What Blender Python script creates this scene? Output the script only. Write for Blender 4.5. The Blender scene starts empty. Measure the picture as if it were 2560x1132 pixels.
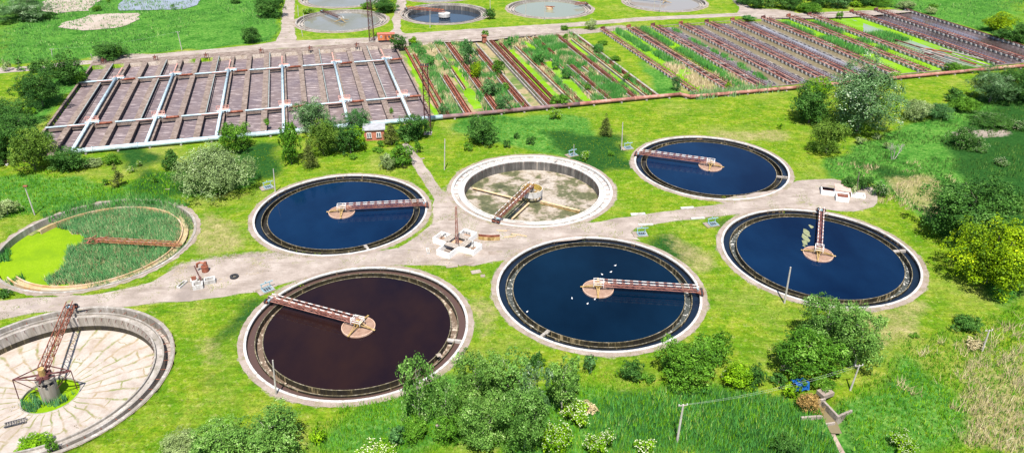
import bpy, math, random
import numpy as np
from mathutils import Vector, Matrix
random.seed(7); rng = np.random.default_rng(7)
C = bpy.context.scene.collection
R = math.radians
# ------------------------------------------------------------------ camera
CAMH = 82.85
FPX, PITCH, ROLL, CXP, CYP = 1883.25, R(27.2172), R(0.1332), 1264.05, 499.91   # measured on the 2560 px wide photograph
fwd = np.array([0, math.cos(PITCH), -math.sin(PITCH)]); rt = np.array([1., 0, 0]); up = np.cross(rt, fwd)
cr = rt*math.cos(ROLL)+up*math.sin(ROLL); cu = -rt*math.sin(ROLL)+up*math.cos(ROLL)
cam = bpy.data.cameras.new('camera'); co = bpy.data.objects.new('camera', cam); C.objects.link(co)
cam.sensor_width = 36; cam.lens = FPX/2560*36
cam.shift_x = (1280-CXP)/2560; cam.shift_y = -(566-CYP)/2560
cam.clip_start = 1; cam.clip_end = 6000
M = Matrix.Identity(4)
for i in range(3):
    M[i][0], M[i][1], M[i][2] = cr[i], cu[i], -fwd[i]
M[2][3] = CAMH
co.matrix_world = M
bpy.context.scene.camera = co
# ------------------------------------------------------------------ light
SUN_EL, SUN_AZ = R(63), R(2)          # shadows fall away from the camera
w = bpy.data.worlds.new('World'); bpy.context.scene.world = w; w.use_nodes = True
nt = w.node_tree; bg = nt.nodes['Background']; sk = nt.nodes.new('ShaderNodeTexSky')
sk.sky_type = 'NISHITA'; sk.sun_disc = False; sk.sun_elevation = SUN_EL; sk.sun_rotation = math.pi+SUN_AZ
sk.dust_density = 0.6; sk.ozone_density = 2.0
nt.links.new(sk.outputs[0], bg.inputs[0]); bg.inputs[1].default_value = 0.085
sl = bpy.data.lights.new('sun', 'SUN'); sl.energy = 4.8; sl.angle = R(0.5); sl.color = (1, .955, .88)
so = bpy.data.objects.new('sun', sl); C.objects.link(so)
so.rotation_euler = Vector((math.sin(SUN_AZ)*math.cos(SUN_EL), math.cos(SUN_AZ)*math.cos(SUN_EL), -math.sin(SUN_EL))).to_track_quat('-Z', 'Y').to_euler()
vs = bpy.context.scene.view_settings
vs.view_transform = 'Standard'; vs.look = 'None'; vs.exposure = 1.08; vs.gamma = 1

# ------------------------------------------------------------------ helpers
def G(px, py, z=0.0):
    d = fwd*FPX+cr*(px-CXP)-cu*(py-CYP); t = (z-CAMH)/d[2]
    return Vector((d[0]*t, d[1]*t, z))
def PX(p):
    d = np.array(p, float)-np.array([0, 0, CAMH]); z = d@fwd
    return CXP+FPX*(d@cr)/z, CYP-FPX*(d@cu)/z
AX = R(15.2); UO = G(228, 165)
U = Vector((math.cos(AX), math.sin(AX), 0)); V = Vector((-math.sin(AX), math.cos(AX), 0))
def uv(u, v, z=0.0): return UO+U*u+V*v+Vector((0, 0, z))

def link(name, me, mats=(), parent=None, loc=None, rotz=None, scale=None):
    o = bpy.data.objects.new(name, me); C.objects.link(o)
    if me is not None:
        for m in mats: me.materials.append(m)
    if parent is not None: o.parent = parent
    if loc is not None: o.location = loc
    if rotz is not None: o.rotation_euler = (0, 0, rotz)
    if scale is not None: o.scale = scale
    return o
def tag(o, label=None, cat=None, group=None, kind=None):
    if label: o['label'] = label
    if cat: o['category'] = cat
    if group: o['group'] = group
    if kind: o['kind'] = kind
    return o
def thing(name, label, cat, loc=(0, 0, 0), rotz=0, group=None):
    return tag(link(name, None, loc=loc, rotz=rotz), label, cat, group)
def dup(root, loc, rotz=0, label=None, scale=None, group=None):
    r = root.copy(); C.objects.link(r); r.location = loc; r.rotation_euler = (0, 0, rotz)
    if scale is not None: r.scale = scale
    if label: r['label'] = label
    if group: r['group'] = group
    for ch in list(root.children):
        c = ch.copy(); C.objects.link(c); c.parent = r
        for g in list(ch.children):
            d = g.copy(); C.objects.link(d); d.parent = c
    return r

def many(name, mb, mats, parent, places):
    """places: (x, y, z, rotz): one small part each, sharing a mesh"""
    me = None
    for (x, y, z, r) in places:
        if me is None: o = mb.build(name, mats, parent); me = o.data
        else: o = link(name, me, (), parent)
        o.location = (x, y, z); o.rotation_euler = (0, 0, r)
class MB:
    def __init__(s): s.v = []; s.f = []; s.m = []
    def quad(s, a, b, c, d, m=0):
        n = len(s.v); s.v += [tuple(a), tuple(b), tuple(c), tuple(d)]; s.f.append((n, n+1, n+2, n+3)); s.m.append(m); return s
    def poly(s, pts, m=0):
        n = len(s.v); s.v += [tuple(p) for p in pts]; s.f.append(tuple(range(n, n+len(pts)))); s.m.append(m); return s
    def hexa(s, p, m=0):   # 8 points: bottom 4 ccw, top 4
        n = len(s.v); s.v += [tuple(q) for q in p]
        for f in ((3, 2, 1, 0), (4, 5, 6, 7), (0, 1, 5, 4), (1, 2, 6, 5), (2, 3, 7, 6), (3, 0, 4, 7)):
            s.f.append(tuple(n+i for i in f)); s.m.append(m)
        return s
    def box(s, c, d, rz=0, m=0):
        cx, cy, cz = c; hx, hy, hz = d[0]/2, d[1]/2, d[2]/2; ca, sa = math.cos(rz), math.sin(rz)
        P = []
        for z in (-hz, hz):
            for x, y in ((-hx, -hy), (hx, -hy), (hx, hy), (-hx, hy)):
                P.append((cx+x*ca-y*sa, cy+x*sa+y*ca, cz+z))
        return s.hexa(P, m)
    def beam(s, p, q, wd, ht=None, m=0):
        ht = ht or wd; p = Vector(p); q = Vector(q); d = (q-p).normalized()
        a = d.cross(Vector((0, 0, 1))); a = a.normalized() if a.length > .01 else Vector((1, 0, 0)); b = a.cross(d)
        a = a*wd/2; b = b*ht/2
        return s.hexa([p-a-b, p+a-b, q+a-b, q-a-b, p-a+b, p+a+b, q+a+b, q-a+b], m)
    def tube(s, p, q, r, r2=None, n=8, m=0, caps=True):
        r2 = r if r2 is None else r2; p = Vector(p); q = Vector(q); d = (q-p).normalized()
        a = d.cross(Vector((0, 0, 1))); a = a.normalized() if a.length > .01 else Vector((1, 0, 0)); b = d.cross(a)
        k = len(s.v)
        for c, rr in ((p, r), (q, r2)):
            for i in range(n):
                t = 2*math.pi*i/n; s.v.append(tuple(c+a*math.cos(t)*rr+b*math.sin(t)*rr))
        for i in range(n):
            j = (i+1) % n; s.f.append((k+i, k+j, k+n+j, k+n+i)); s.m.append(m)
        if caps:
            s.f.append(tuple(k+i for i in reversed(range(n)))); s.m.append(m); s.f.append(tuple(k+n+i for i in range(n))); s.m.append(m)
        return s
    def path(s, pts, r, n=10, m=0):
        for a, b in zip(pts[:-1], pts[1:]): s.tube(a, b, r, n=n, m=m)
        return s
    def ring(s, r0, r1, z0, z1, n=160, a0=0, a1=2*math.pi, m=0, jit=0.0, c=(0, 0)):
        full = abs(a1-a0) > 6.28; k = len(s.v); N = n if full else n+1
        for i in range(N):
            t = a0+(a1-a0)*i/n; ct, st = math.cos(t), math.sin(t); e = random.uniform(-jit, jit)
            for rr, z in ((r0, z0), (r1+e, z0), (r1+e, z1), (r0, z1)):
                s.v.append((c[0]+rr*ct, c[1]+rr*st, z))
        for i in range(n):
            j = (i+1) % N
            for q in range(4):
                if abs(z1-z0) < 1e-6 and q != 2: continue
                a, b = k+i*4+q, k+i*4+(q+1) % 4; cc, dd = k+j*4+(q+1) % 4, k+j*4+q
                s.f.append((a, b, cc, dd)); s.m.append(m)
        if not full and abs(z1-z0) > 1e-6:
            s.f.append((k, k+1, k+2, k+3)); s.m.append(m); e = k+n*4; s.f.append((e+3, e+2, e+1, e)); s.m.append(m)
        return s
    def disc(s, r, z, n=96, r2=0, z2=None, m=0, c=(0, 0)):
        if r2 <= 0 and z2 is None:
            return s.poly([(c[0]+r*math.cos(2*math.pi*i/n), c[1]+r*math.sin(2*math.pi*i/n), z) for i in range(n)], m)
        k = len(s.v)
        for i in range(n):
            t = 2*math.pi*i/n
            s.v.append((c[0]+r*math.cos(t), c[1]+r*math.sin(t), z)); s.v.append((c[0]+r2*math.cos(t), c[1]+r2*math.sin(t), z2))
        for i in range(n):
            j = (i+1) % n; s.f.append((k+2*i, k+2*j, k+2*j+1, k+2*i+1)); s.m.append(m)
        return s
    def build(s, name, mats, parent=None, smooth=False, loc=None, rotz=None):
        me = bpy.data.meshes.new(name); me.from_pydata(s.v, [], s.f)
        if not isinstance(mats, (list, tuple)): mats = [mats]
        if len(mats) > 1: me.polygons.foreach_set('material_index', s.m)
        if smooth: me.polygons.foreach_set('use_smooth', [True]*len(s.f))
        me.update()
        return link(name, me, mats, parent, loc, rotz)
def np_mesh(name, verts, nper, attr=None):
    """verts (N*nper,3): one face for each run of nper vertices; attr: one float per vertex"""
    me = bpy.data.meshes.new(name); n = len(verts); nf = n//nper
    me.vertices.add(n); me.vertices.foreach_set('co', np.ascontiguousarray(verts, np.float32).ravel())
    me.loops.add(n); me.loops.foreach_set('vertex_index', np.arange(n, dtype=np.int32))
    me.polygons.add(nf); me.polygons.foreach_set('loop_start', np.arange(0, n, nper, dtype=np.int32))
    if attr is not None:
        a = me.attributes.new('tint', 'FLOAT', 'POINT'); a.data.foreach_set('value', np.ascontiguousarray(attr, np.float32))
    me.update(calc_edges=True); me.validate()
    return me

# ------------------------------------------------------------------ materials
def newmat(name):
    m = bpy.data.materials.new(name); m.use_nodes = True; n = m.node_tree; return m, n, n.nodes['Principled BSDF']
def noise(n, scale, detail=4, rough=.6, src=None, mp=None):
    t = n.nodes.new('ShaderNodeTexNoise'); t.inputs['Scale'].default_value = scale; t.inputs['Detail'].default_value = detail; t.inputs['Roughness'].default_value = rough
    if src is None:
        src = n.nodes.new('ShaderNodeNewGeometry').outputs['Position']
    if mp is not None:
        k = n.nodes.new('ShaderNodeMapping'); k.inputs['Scale'].default_value = mp[0]
        if len(mp) > 1: k.inputs['Rotation'].default_value = mp[1]
        n.links.new(src, k.inputs['Vector']); src = k.outputs[0]
    n.links.new(src, t.inputs['Vector']); return t.outputs['Fac']
def ramp(n, fac, stops, interp='LINEAR'):
    r = n.nodes.new('ShaderNodeValToRGB'); r.color_ramp.interpolation = interp
    el = r.color_ramp.elements
    while len(el) < len(stops): el.new(.5)
    for e, (p, c) in zip(el, stops):
        e.position = p; e.color = (c, c, c, 1) if isinstance(c, (int, float)) else (*c, 1)
    n.links.new(fac, r.inputs[0]); return r.outputs[0]
def mix(n, f, a, b, mode='MIX'):
    x = n.nodes.new('ShaderNodeMix'); x.data_type = 'RGBA'; x.blend_type = mode
    for s, k in ((f, 0), (a, 6), (b, 7)):
        if isinstance(s, (int, float)): x.inputs[k].default_value = s
        elif isinstance(s, tuple): x.inputs[k].default_value = (*s, 1)
        else: n.links.new(s, x.inputs[k])
    return x.outputs[2]
def bump(n, b, h, strength=.4, dist=.1):
    k = n.nodes.new('ShaderNodeBump'); k.inputs['Strength'].default_value = strength; k.inputs['Distance'].default_value = dist
    n.links.new(h, k.inputs['Height']); n.links.new(k.outputs[0], b.inputs['Normal'])
def mottled(name, stops, scale=.6, rough=.85, scale2=6, dirt=None, dirt_scale=.25, mp=None, bs=.3, spec=.3, metal=0):
    m, n, b = newmat(name)
    f = noise(n, scale, 6, .65, mp=mp); c = ramp(n, f, stops)
    f2 = noise(n, scale2, 4, .7)
    c = mix(n, .55, c, ramp(n, f2, [(.3, .55), (.7, 1.35)]), 'MULTIPLY')
    if dirt:
        d = ramp(n, noise(n, dirt_scale, 6, .7), [(.5, 0.0), (.66, .85)]); c = mix(n, d, c, dirt)
    n.links.new(c, b.inputs['Base Color']); b.inputs['Roughness'].default_value = rough; b.inputs['Specular IOR Level'].default_value = spec*.5; b.inputs['Metallic'].default_value = metal
    bump(n, b, f2, bs, .05)
    return m
concrete = mottled('concrete', [(.3, (.17, .15, .13)), (.52, (.29, .26, .235)), (.7, (.38, .35, .325))], .35, dirt=(.13, .12, .085), dirt_scale=.9)
white_concrete = mottled('white_concrete', [(.3, (.30, .285, .27)), (.5, (.44, .425, .405)), (.7, (.54, .525, .505))], .5, dirt=(.22, .195, .16), dirt_scale=1.1)
pale_paving = mottled('pale_paving', [(.3, (.19, .148, .122)), (.5, (.25, .200, .170)), (.7, (.31, .262, .228))], .4, dirt=(.16, .145, .07), dirt_scale=.35)
old_concrete = mottled('old_concrete', [(.3, (.17, .14, .12)), (.5, (.30, .25, .22)), (.7, (.38, .33, .29))], .4, dirt=(.10, .085, .06), dirt_scale=1.4)
basin_wall = mottled('basin_wall_concrete', [(.3, (.115, .082, .066)), (.5, (.19, .145, .122)), (.7, (.26, .21, .18))], .5, dirt=(.09, .07, .055), dirt_scale=.8)
rust = mottled('rust', [(.3, (.085, .028, .020)), (.5, (.20, .065, .038)), (.68, (.33, .14, .095))], .8, rough=.8)
rust_dark = mottled('dark_rust', [(.3, (.035, .014, .014)), (.5, (.095, .034, .032)), (.7, (.20, .11, .10))], .9, rough=.8)
rust_pink = mottled('faded_rust_paint', [(.3, (.16, .058, .045)), (.5, (.29, .13, .10)), (.7, (.44, .26, .21))], .35, rough=.6, scale2=3)
purple_pipe = mottled('purple_brown_pipe', [(.3, (.075, .045, .05)), (.5, (.16, .10, .105)), (.7, (.27, .18, .17))], .25, rough=.55, dirt=(.26, .11, .075), dirt_scale=.12)
cyan_pipe = mottled('pale_blue_pipe', [(.3, (.26, .34, .38)), (.5, (.38, .49, .54)), (.7, (.46, .57, .61))], .5, rough=.5, dirt=(.26, .27, .26), dirt_scale=.7, bs=.1)
cyan_paint = mottled('light_blue_paint', [(.3, (.16, .27, .32)), (.7, (.32, .44, .48))], 2, rough=.5, bs=.1)
white_paint = mottled('white_paint', [(.3, (.62, .60, .57)), (.7, (.80, .79, .77))], 1.5, rough=.6, bs=.1)
red_paint = mottled('red_paint', [(.3, (.30, .075, .05)), (.7, (.48, .16, .11))], 1.5, rough=.6, bs=.1)
salmon_paint = mottled('salmon_paint', [(.3, (.42, .18, .14)), (.7, (.62, .36, .30))], 1.5, rough=.6, bs=.1)
yellow_rust = mottled('yellow_rust', [(.3, (.16, .10, .035)), (.5, (.33, .22, .08)), (.7, (.52, .38, .20))], 1.4, rough=.75)
ochre_pipe = mottled('ochre_pipe', [(.3, (.38, .25, .13)), (.7, (.56, .42, .27))], 1.0, rough=.75)
orange_rust2 = mottled('brown_orange_rust', [(.3, (.14, .05, .022)), (.5, (.28, .11, .05)), (.7, (.42, .22, .12))], 1.6, rough=.8)
orange_rust = mottled('orange_rust', [(.3, (.30, .085, .03)), (.5, (.46, .14, .05)), (.7, (.55, .24, .12))], 1.6, rough=.75)
rubber = mottled('rubber', [(.3, (.018, .018, .02)), (.7, (.045, .045, .05))], 4, rough=.8)
dark_metal = mottled('dark_metal', [(.3, (.02, .022, .03)), (.7, (.07, .07, .085))], 2, rough=.5)
wood = mottled('grey_wood', [(.3, (.19, .16, .13)), (.7, (.38, .33, .29))], 1.5, rough=.85)
brick = mottled('brick', [(.3, (.32, .10, .065)), (.7, (.48, .19, .13))], 1.8, rough=.85, scale2=5)
glass_dark = mottled('window_glass', [(.3, (.04, .05, .07)), (.7, (.10, .12, .15))], 1, rough=.1, bs=0)
roof_grey = mottled('grey_roof', [(.3, (.22, .22, .23)), (.7, (.36, .36, .38))], .8)
blue_tarp = mottled('blue_tarp', [(.3, (.006, .06, .24)), (.7, (.015, .11, .36))], 1, rough=.4)
feather = mottled('white_feather', [(.3, (.7, .7, .68)), (.7, (.8, .8, .8))], 5, bs=0)
beak_m = mottled('orange_beak', [(.3, (.5, .25, .05)), (.7, (.6, .3, .08))], 5, bs=0)
bark = mottled('bark', [(.3, (.07, .055, .045)), (.7, (.20, .17, .14))], 3)
pale_bark = mottled('pale_bark', [(.3, (.22, .2, .17)), (.7, (.45, .42, .37))], 3)
def stained(name, a, b_, c, k=1.0):
    m, n, b = newmat(name)
    f = noise(n, 1.1, 5, .7, mp=((1, 1, .04),)); g = noise(n, .18, 2, .5)
    x = n.nodes.new('ShaderNodeMath'); x.operation = 'ADD'; n.links.new(f, x.inputs[0])
    y = n.nodes.new('ShaderNodeMath'); y.operation = 'MULTIPLY_ADD'; y.inputs[1].default_value = .5; y.inputs[2].default_value = -.25; n.links.new(g, y.inputs[0]); n.links.new(y.outputs[0], x.inputs[1])
    col = ramp(n, x.outputs[0], [(.42, a), (.60, b_), (.67, c)])
    n.links.new(col, b.inputs['Base Color']); b.inputs['Roughness'].default_value = .6
    bump(n, b, f, .3, .05); return m
crest_m = mottled('weathered_crest', [(.3, (.05, .042, .02)), (.5, (.14, .12, .07)), (.72, (.34, .30, .24))], 1.5)
weir_stain = stained('algae_stained_concrete', (.009, .007, .005), (.030, .024, .009), (.26, .20, .11))
black_wall = stained('black_waterline', (.008, .006, .006), (.018, .013, .009), (.20, .13, .07))
dry_stain = stained('streaked_concrete', (.20, .175, .145), (.30, .27, .24), (.40, .365, .335))
bright_stain = stained('bleached_concrete', (.36, .34, .31), (.48, .46, .43), (.58, .56, .53))
dark_stain = stained('dark_streaked_concrete', (.06, .055, .05), (.13, .12, .11), (.26, .22, .18))
def water(name, deep, rough=.06, mottle=None, mscale=.06, foam=None, foam_mp=((1, 1, 1),), fs=(.60, .68), bscale=2.5, bstr=.12, spec=.5, ior=1.33):
    m, n, b = newmat(name)
    c = deep
    if mottle: c = mix(n, ramp(n, noise(n, mscale, 5, .6, mp=((1, .6, 1),)), [(.36, 0.0), (.64, 1.0)]), deep, mottle)
    if foam: c = mix(n, ramp(n, noise(n, 1.0, 5, .65, mp=foam_mp), [(fs[0], 0.0), (fs[1], 1.0)]), c, foam)
    if isinstance(c, tuple): b.inputs['Base Color'].default_value = (*c, 1)
    else: n.links.new(c, b.inputs['Base Color'])
    b.inputs['Roughness'].default_value = rough; b.inputs['Specular IOR Level'].default_value = spec; b.inputs['IOR'].default_value = ior
    bump(n, b, noise(n, bscale, 3, .5), bstr, .05); return m
blue_water = water('blue_tank_water', (.000, .005, .022), mottle=(.002, .015, .046), mscale=.035, bstr=.2, spec=.27)  # mottle puts lighter patches of reflected sky into the water colour
dark_water = water('deep_blue_tank_water', (.000, .004, .012), mottle=(.001, .010, .026), mscale=.035, bstr=.2, spec=.33)  # reflected sky patches are part of this mottle colour too
brown_water = water('brown_tank_water', (.003, .002, .006), mottle=(.016, .007, .006), mscale=.04, spec=.25)
channel_water = water('channel_water', (.006, .012, .024), bstr=.2)
brown_channel = water('brown_channel_water', (.07, .042, .035), foam=(.25, .18, .15), fs=(.66, .75), bstr=.3)
launder_foam = water('foaming_water', (.05, .055, .05), rough=.3, foam=(.62, .60, .56), foam_mp=((1.6, 1.6, 1),), fs=(.55, .66), bstr=.5)
launder_brown = water('brown_foaming_water', (.12, .085, .06), rough=.3, foam=(.5, .42, .34), fs=(.52, .66), bstr=.5)
launder_wet = water('wet_launder_floor', (.018, .015, .010), rough=.3, foam=(.12, .10, .07), fs=(.58, .7), bstr=.4)
scum = mottled('brown_scum', [(.3, (.20, .12, .085)), (.7, (.30, .20, .15))], 1.2, rough=.5, bs=.1)
pale_water = water('pale_tank_water', (.16, .155, .14), mottle=(.13, .12, .07), mscale=.06)
pond_water = water('pond_water', (.20, .21, .24), bstr=.05)
aer_water = water('aerated_brown_water', (.115, .090, .100), rough=.5, mottle=(.15, .115, .112), mscale=.10, foam=(.46, .39, .38), foam_mp=((.28, 1.9, 1), (0, 0, -AX)), fs=(.54, .70), bstr=.5, spec=.2)
lane_brown = water('brown_lane_water', (.13, .105, .055), rough=.12, mottle=(.17, .14, .085), mscale=.15)
lane_lilac = water('lilac_lane_water', (.21, .20, .22), rough=.15, mottle=(.14, .125, .125), mscale=.15, foam=(.42, .40, .42), foam_mp=((1.5, .35, 1), (0, 0, -AX)))
lane_dark = water('dark_lane_water', (.045, .034, .032), rough=.12, mottle=(.11, .085, .09), mscale=.08)
lane_grey = water('grey_green_water', (.19, .21, .17), rough=.15, mottle=(.15, .22, .05), mscale=.08)
duckweed = mottled('duckweed', [(.3, (.095, .215, .002)), (.55, (.135, .28, .003)), (.7, (.18, .31, .01))], .12, rough=.8, scale2=2.5, bs=.15, dirt=(.15, .24, .06), dirt_scale=.09)
tank_duckweed = mottled('tank_duckweed', [(.3, (.12, .22, .001)), (.6, (.155, .265, .001))], .1, rough=.8, scale2=2.0, bs=.15)

def leaf_mat(name, dark, light, sec=None, trans=.18, bend=.0):
    m, n, b = newmat(name)
    at = n.nodes.new('ShaderNodeAttribute'); at.attribute_name = 'tint'
    c = ramp(n, at.outputs['Fac'], [(0, dark), (.75, light), (1, sec or tuple(min(1, x*1.35) for x in light))])
    oi = n.nodes.new('ShaderNodeObjectInfo')
    c = mix(n, .5, c, ramp(n, oi.outputs['Random'], [(0, (.7, .8, .75)), (1, (1.25, 1.15, 1.1))]), 'MULTIPLY')
    n.links.new(c, b.inputs['Base Color']); b.inputs['Roughness'].default_value = .6; b.inputs['Specular IOR Level'].default_value = .04 if bend else .14
    tr = n.nodes.new('ShaderNodeBsdfTranslucent'); n.links.new(c, tr.inputs[0])
    ms = n.nodes.new('ShaderNodeMixShader'); ms.inputs[0].default_value = trans
    if bend:
        ge = n.nodes.new('ShaderNodeNewGeometry'); v1 = n.nodes.new('ShaderNodeVectorMath'); v1.operation = 'MULTIPLY_ADD'; n.links.new(ge.outputs['Normal'], v1.inputs[0]); v1.inputs[1].default_value = (1-bend,)*3; v1.inputs[2].default_value = (0, 0, bend)
        v2 = n.nodes.new('ShaderNodeVectorMath'); v2.operation = 'NORMALIZE'; n.links.new(v1.outputs[0], v2.inputs[0]); n.links.new(v2.outputs[0], b.inputs['Normal'])
    n.links.new(b.outputs[0], ms.inputs[1]); n.links.new(tr.outputs[0], ms.inputs[2]); n.links.new(ms.outputs[0], n.nodes['Material Output'].inputs[0])
    return m
LM = dict(
    green=leaf_mat('green_leaves', (.025, .085, .005), (.105, .255, .016), (.25, .42, .08)),
    dark=leaf_mat('dark_leaves', (.014, .055, .008), (.062, .165, .022), (.15, .29, .07)),
    bright=leaf_mat('bright_leaves', (.045, .13, .003), (.19, .37, .005), (.34, .52, .02)),
    lime=leaf_mat('lime_leaves', (.035, .095, .002), (.29, .42, .003), (.50, .58, .01)),
    poplar=leaf_mat('poplar_leaves', (.035, .100, .012), (.155, .31, .055), (.36, .48, .20)),
    silver=leaf_mat('silvery_leaves', (.030, .085, .022), (.125, .235, .085), (.45, .52, .38)),
    sage=leaf_mat('sage_leaves', (.10, .15, .04), (.28, .37, .14), (.55, .60, .36)),
    bluegreen=leaf_mat('blue_green_leaves', (.025, .085, .022), (.085, .21, .055), (.22, .37, .15)),
    olive=leaf_mat('olive_needles', (.045, .065, .012), (.13, .155, .030)),
    oliveleaf=leaf_mat('olive_green_leaves', (.035, .080, .008), (.12, .215, .022), (.24, .33, .06)),
    brown=leaf_mat('brown_leaves', (.17, .10, .03), (.42, .27, .09)),
    straw=leaf_mat('straw', (.25, .20, .10), (.50, .42, .25), (.66, .58, .38), trans=.22, bend=.7),
    reed=leaf_mat('reed_leaves', (.018, .095, .014), (.070, .235, .045), (.24, .33, .11), trans=.22, bend=.55),
    reedpale=leaf_mat('pale_reed_leaves', (.06, .13, .045), (.15, .27, .10), (.34, .34, .2), trans=.25, bend=.62),
    grass=leaf_mat('lawn_blades', (.055, .135, .002), (.165, .235, .003), (.34, .32, .06), trans=.2, bend=.7),
    tankreed=leaf_mat('tank_reed_leaves', (.022, .10, .030), (.10, .27, .095), (.36, .44, .22), trans=.22, bend=.6),
    tallgrass=leaf_mat('tall_grass_blades', (.030, .115, .003), (.105, .275, .008), (.32, .40, .07), trans=.22, bend=.62),
    meadow=leaf_mat('meadow_blades', (.025, .105, .018), (.085, .23, .045), (.25, .34, .13), trans=.22, bend=.6),
    shadegrass=leaf_mat('shaded_grass_blades', (.018, .060, .010), (.055, .135, .020), (.14, .21, .05), trans=.22, bend=.55),  # blade colour carries the shade lying on the right slope
    flower=leaf_mat('white_blossom_petals', (.40, .44, .22), (.55, .56, .42), None, .1),
    weed=leaf_mat('weed_leaves', (.06, .16, .003), (.14, .30, .006), (.25, .38, .03), trans=.25, bend=.5),
    paleread=leaf_mat('bed_reeds', (.05, .15, .035), (.17, .34, .11), (.38, .42, .22), trans=.25, bend=.65),
)

# ------------------------------------------------------------------ ground
def vnoise(x, y, s, seed):
    r = np.random.default_rng(seed).random((257, 257)); xx = (x/s) % 256; yy = (y/s) % 256
    i = xx.astype(int); j = yy.astype(int); fx = xx-i; fy = yy-j; fx = fx*fx*(3-2*fx); fy = fy*fy*(3-2*fy)
    return (r[i, j]*(1-fx)+r[i+1, j]*fx)*(1-fy)+(r[i, j+1]*(1-fx)+r[i+1, j+1]*fx)*fy
def fbm(x, y, s, seed, o=4):
    t = 0; a = 1; n = 0
    for k in range(o): t = t+a*vnoise(x+31*k, y+57*k, s/2**k, seed+k); n += a; a *= .55
    return t/n
def inpoly(x, y, P):
    c = np.zeros(x.shape, bool); n = len(P)
    for i in range(n):
        x1, y1 = P[i][0], P[i][1]; x2, y2 = P[(i+1) % n][0], P[(i+1) % n][1]
        if y1 == y2: continue
        c ^= ((y1 > y) != (y2 > y)) & (x < (x2-x1)*(y-y1)/(y2-y1)+x1)
    return c
def W(pts, z=0): return [G(px, py, z) for px, py in pts]

TANKS = dict(A=(-38.24, 155.02), B=(6.46, 167.41), C=(54.09, 181.13), D=(66.21, 136.72), E=(18.16, 123.45), F=(-26.65, 110.99),
             G=(-88.12, 140.99), H=(-75.91, 96.95), I=(-73.34, 335.36), J=(-28.57, 349.2), K=(20.73, 359.98), L=(77.93, 373.74))
c = G(835, 21); TANKS['M'] = (c.x, c.y+20.2); c = G(1085, 6.5); TANKS['N'] = (c.x, c.y+20.2)
ROADS = {
 'near': [(-30,752),(110,742),(250,736),(380,703),(455,662),(520,648),(640,642),(700,640),(860,640),(1000,620),(1080,560),(1085,500),(1062,455),(1040,425),(1012,372),(1002,360),(1018,356),(1035,372),(1052,400),(1078,440),(1110,478),(1140,487),(1200,540),(1330,563),(1480,556),(1510,551),(1600,539),(1720,521),(1815,510),(1790,500),(1960,470),(1990,452),(2030,450),(2080,448),(2180,468),(2196,495),(2185,516),(2140,530),(2090,528),(2050,522),(1900,531),(1840,536),(1720,550),(1620,562),(1590,568),(1580,582),(1602,600),(1500,592),(1350,610),(1262,652),(1230,655),(1180,664),(1080,662),(1000,662),(930,667),(850,673),(778,690),(700,712),(655,728),(600,733),(480,752),(400,757),(338,766),(240,772),(120,778),(0,798),(-30,800)],
 'far': [(-30,172),(80,166),(190,152),(247,151),(318,142),(459,130),(640,113),(690,104),(702,85),(703,60),(706,30),(716,-8),(738,-8),(735,30),(737,60),(740,102),(923,95),(972,84),(985,70),(980,50),(990,25),(992,-8),(1016,-8),(1013,25),(1002,50),(1000,75),(1012,85),(1135,76),(1280,67),(1464,55),(1598,44),(1845,33),(1850,20),(1822,-6),(1838,-6),(1875,18),(1900,25),(2000,34),(2080,30),(2220,25),(2290,30),(2150,42),(2026,47),(1930,46),(1845,41),(1598,53),(1400,71),(1400,83),(1280,94),(1212,103),(1064,107),(950,108),(860,112),(640,125),(459,140),(318,152),(200,163),(60,179),(-30,186)],
}
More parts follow.
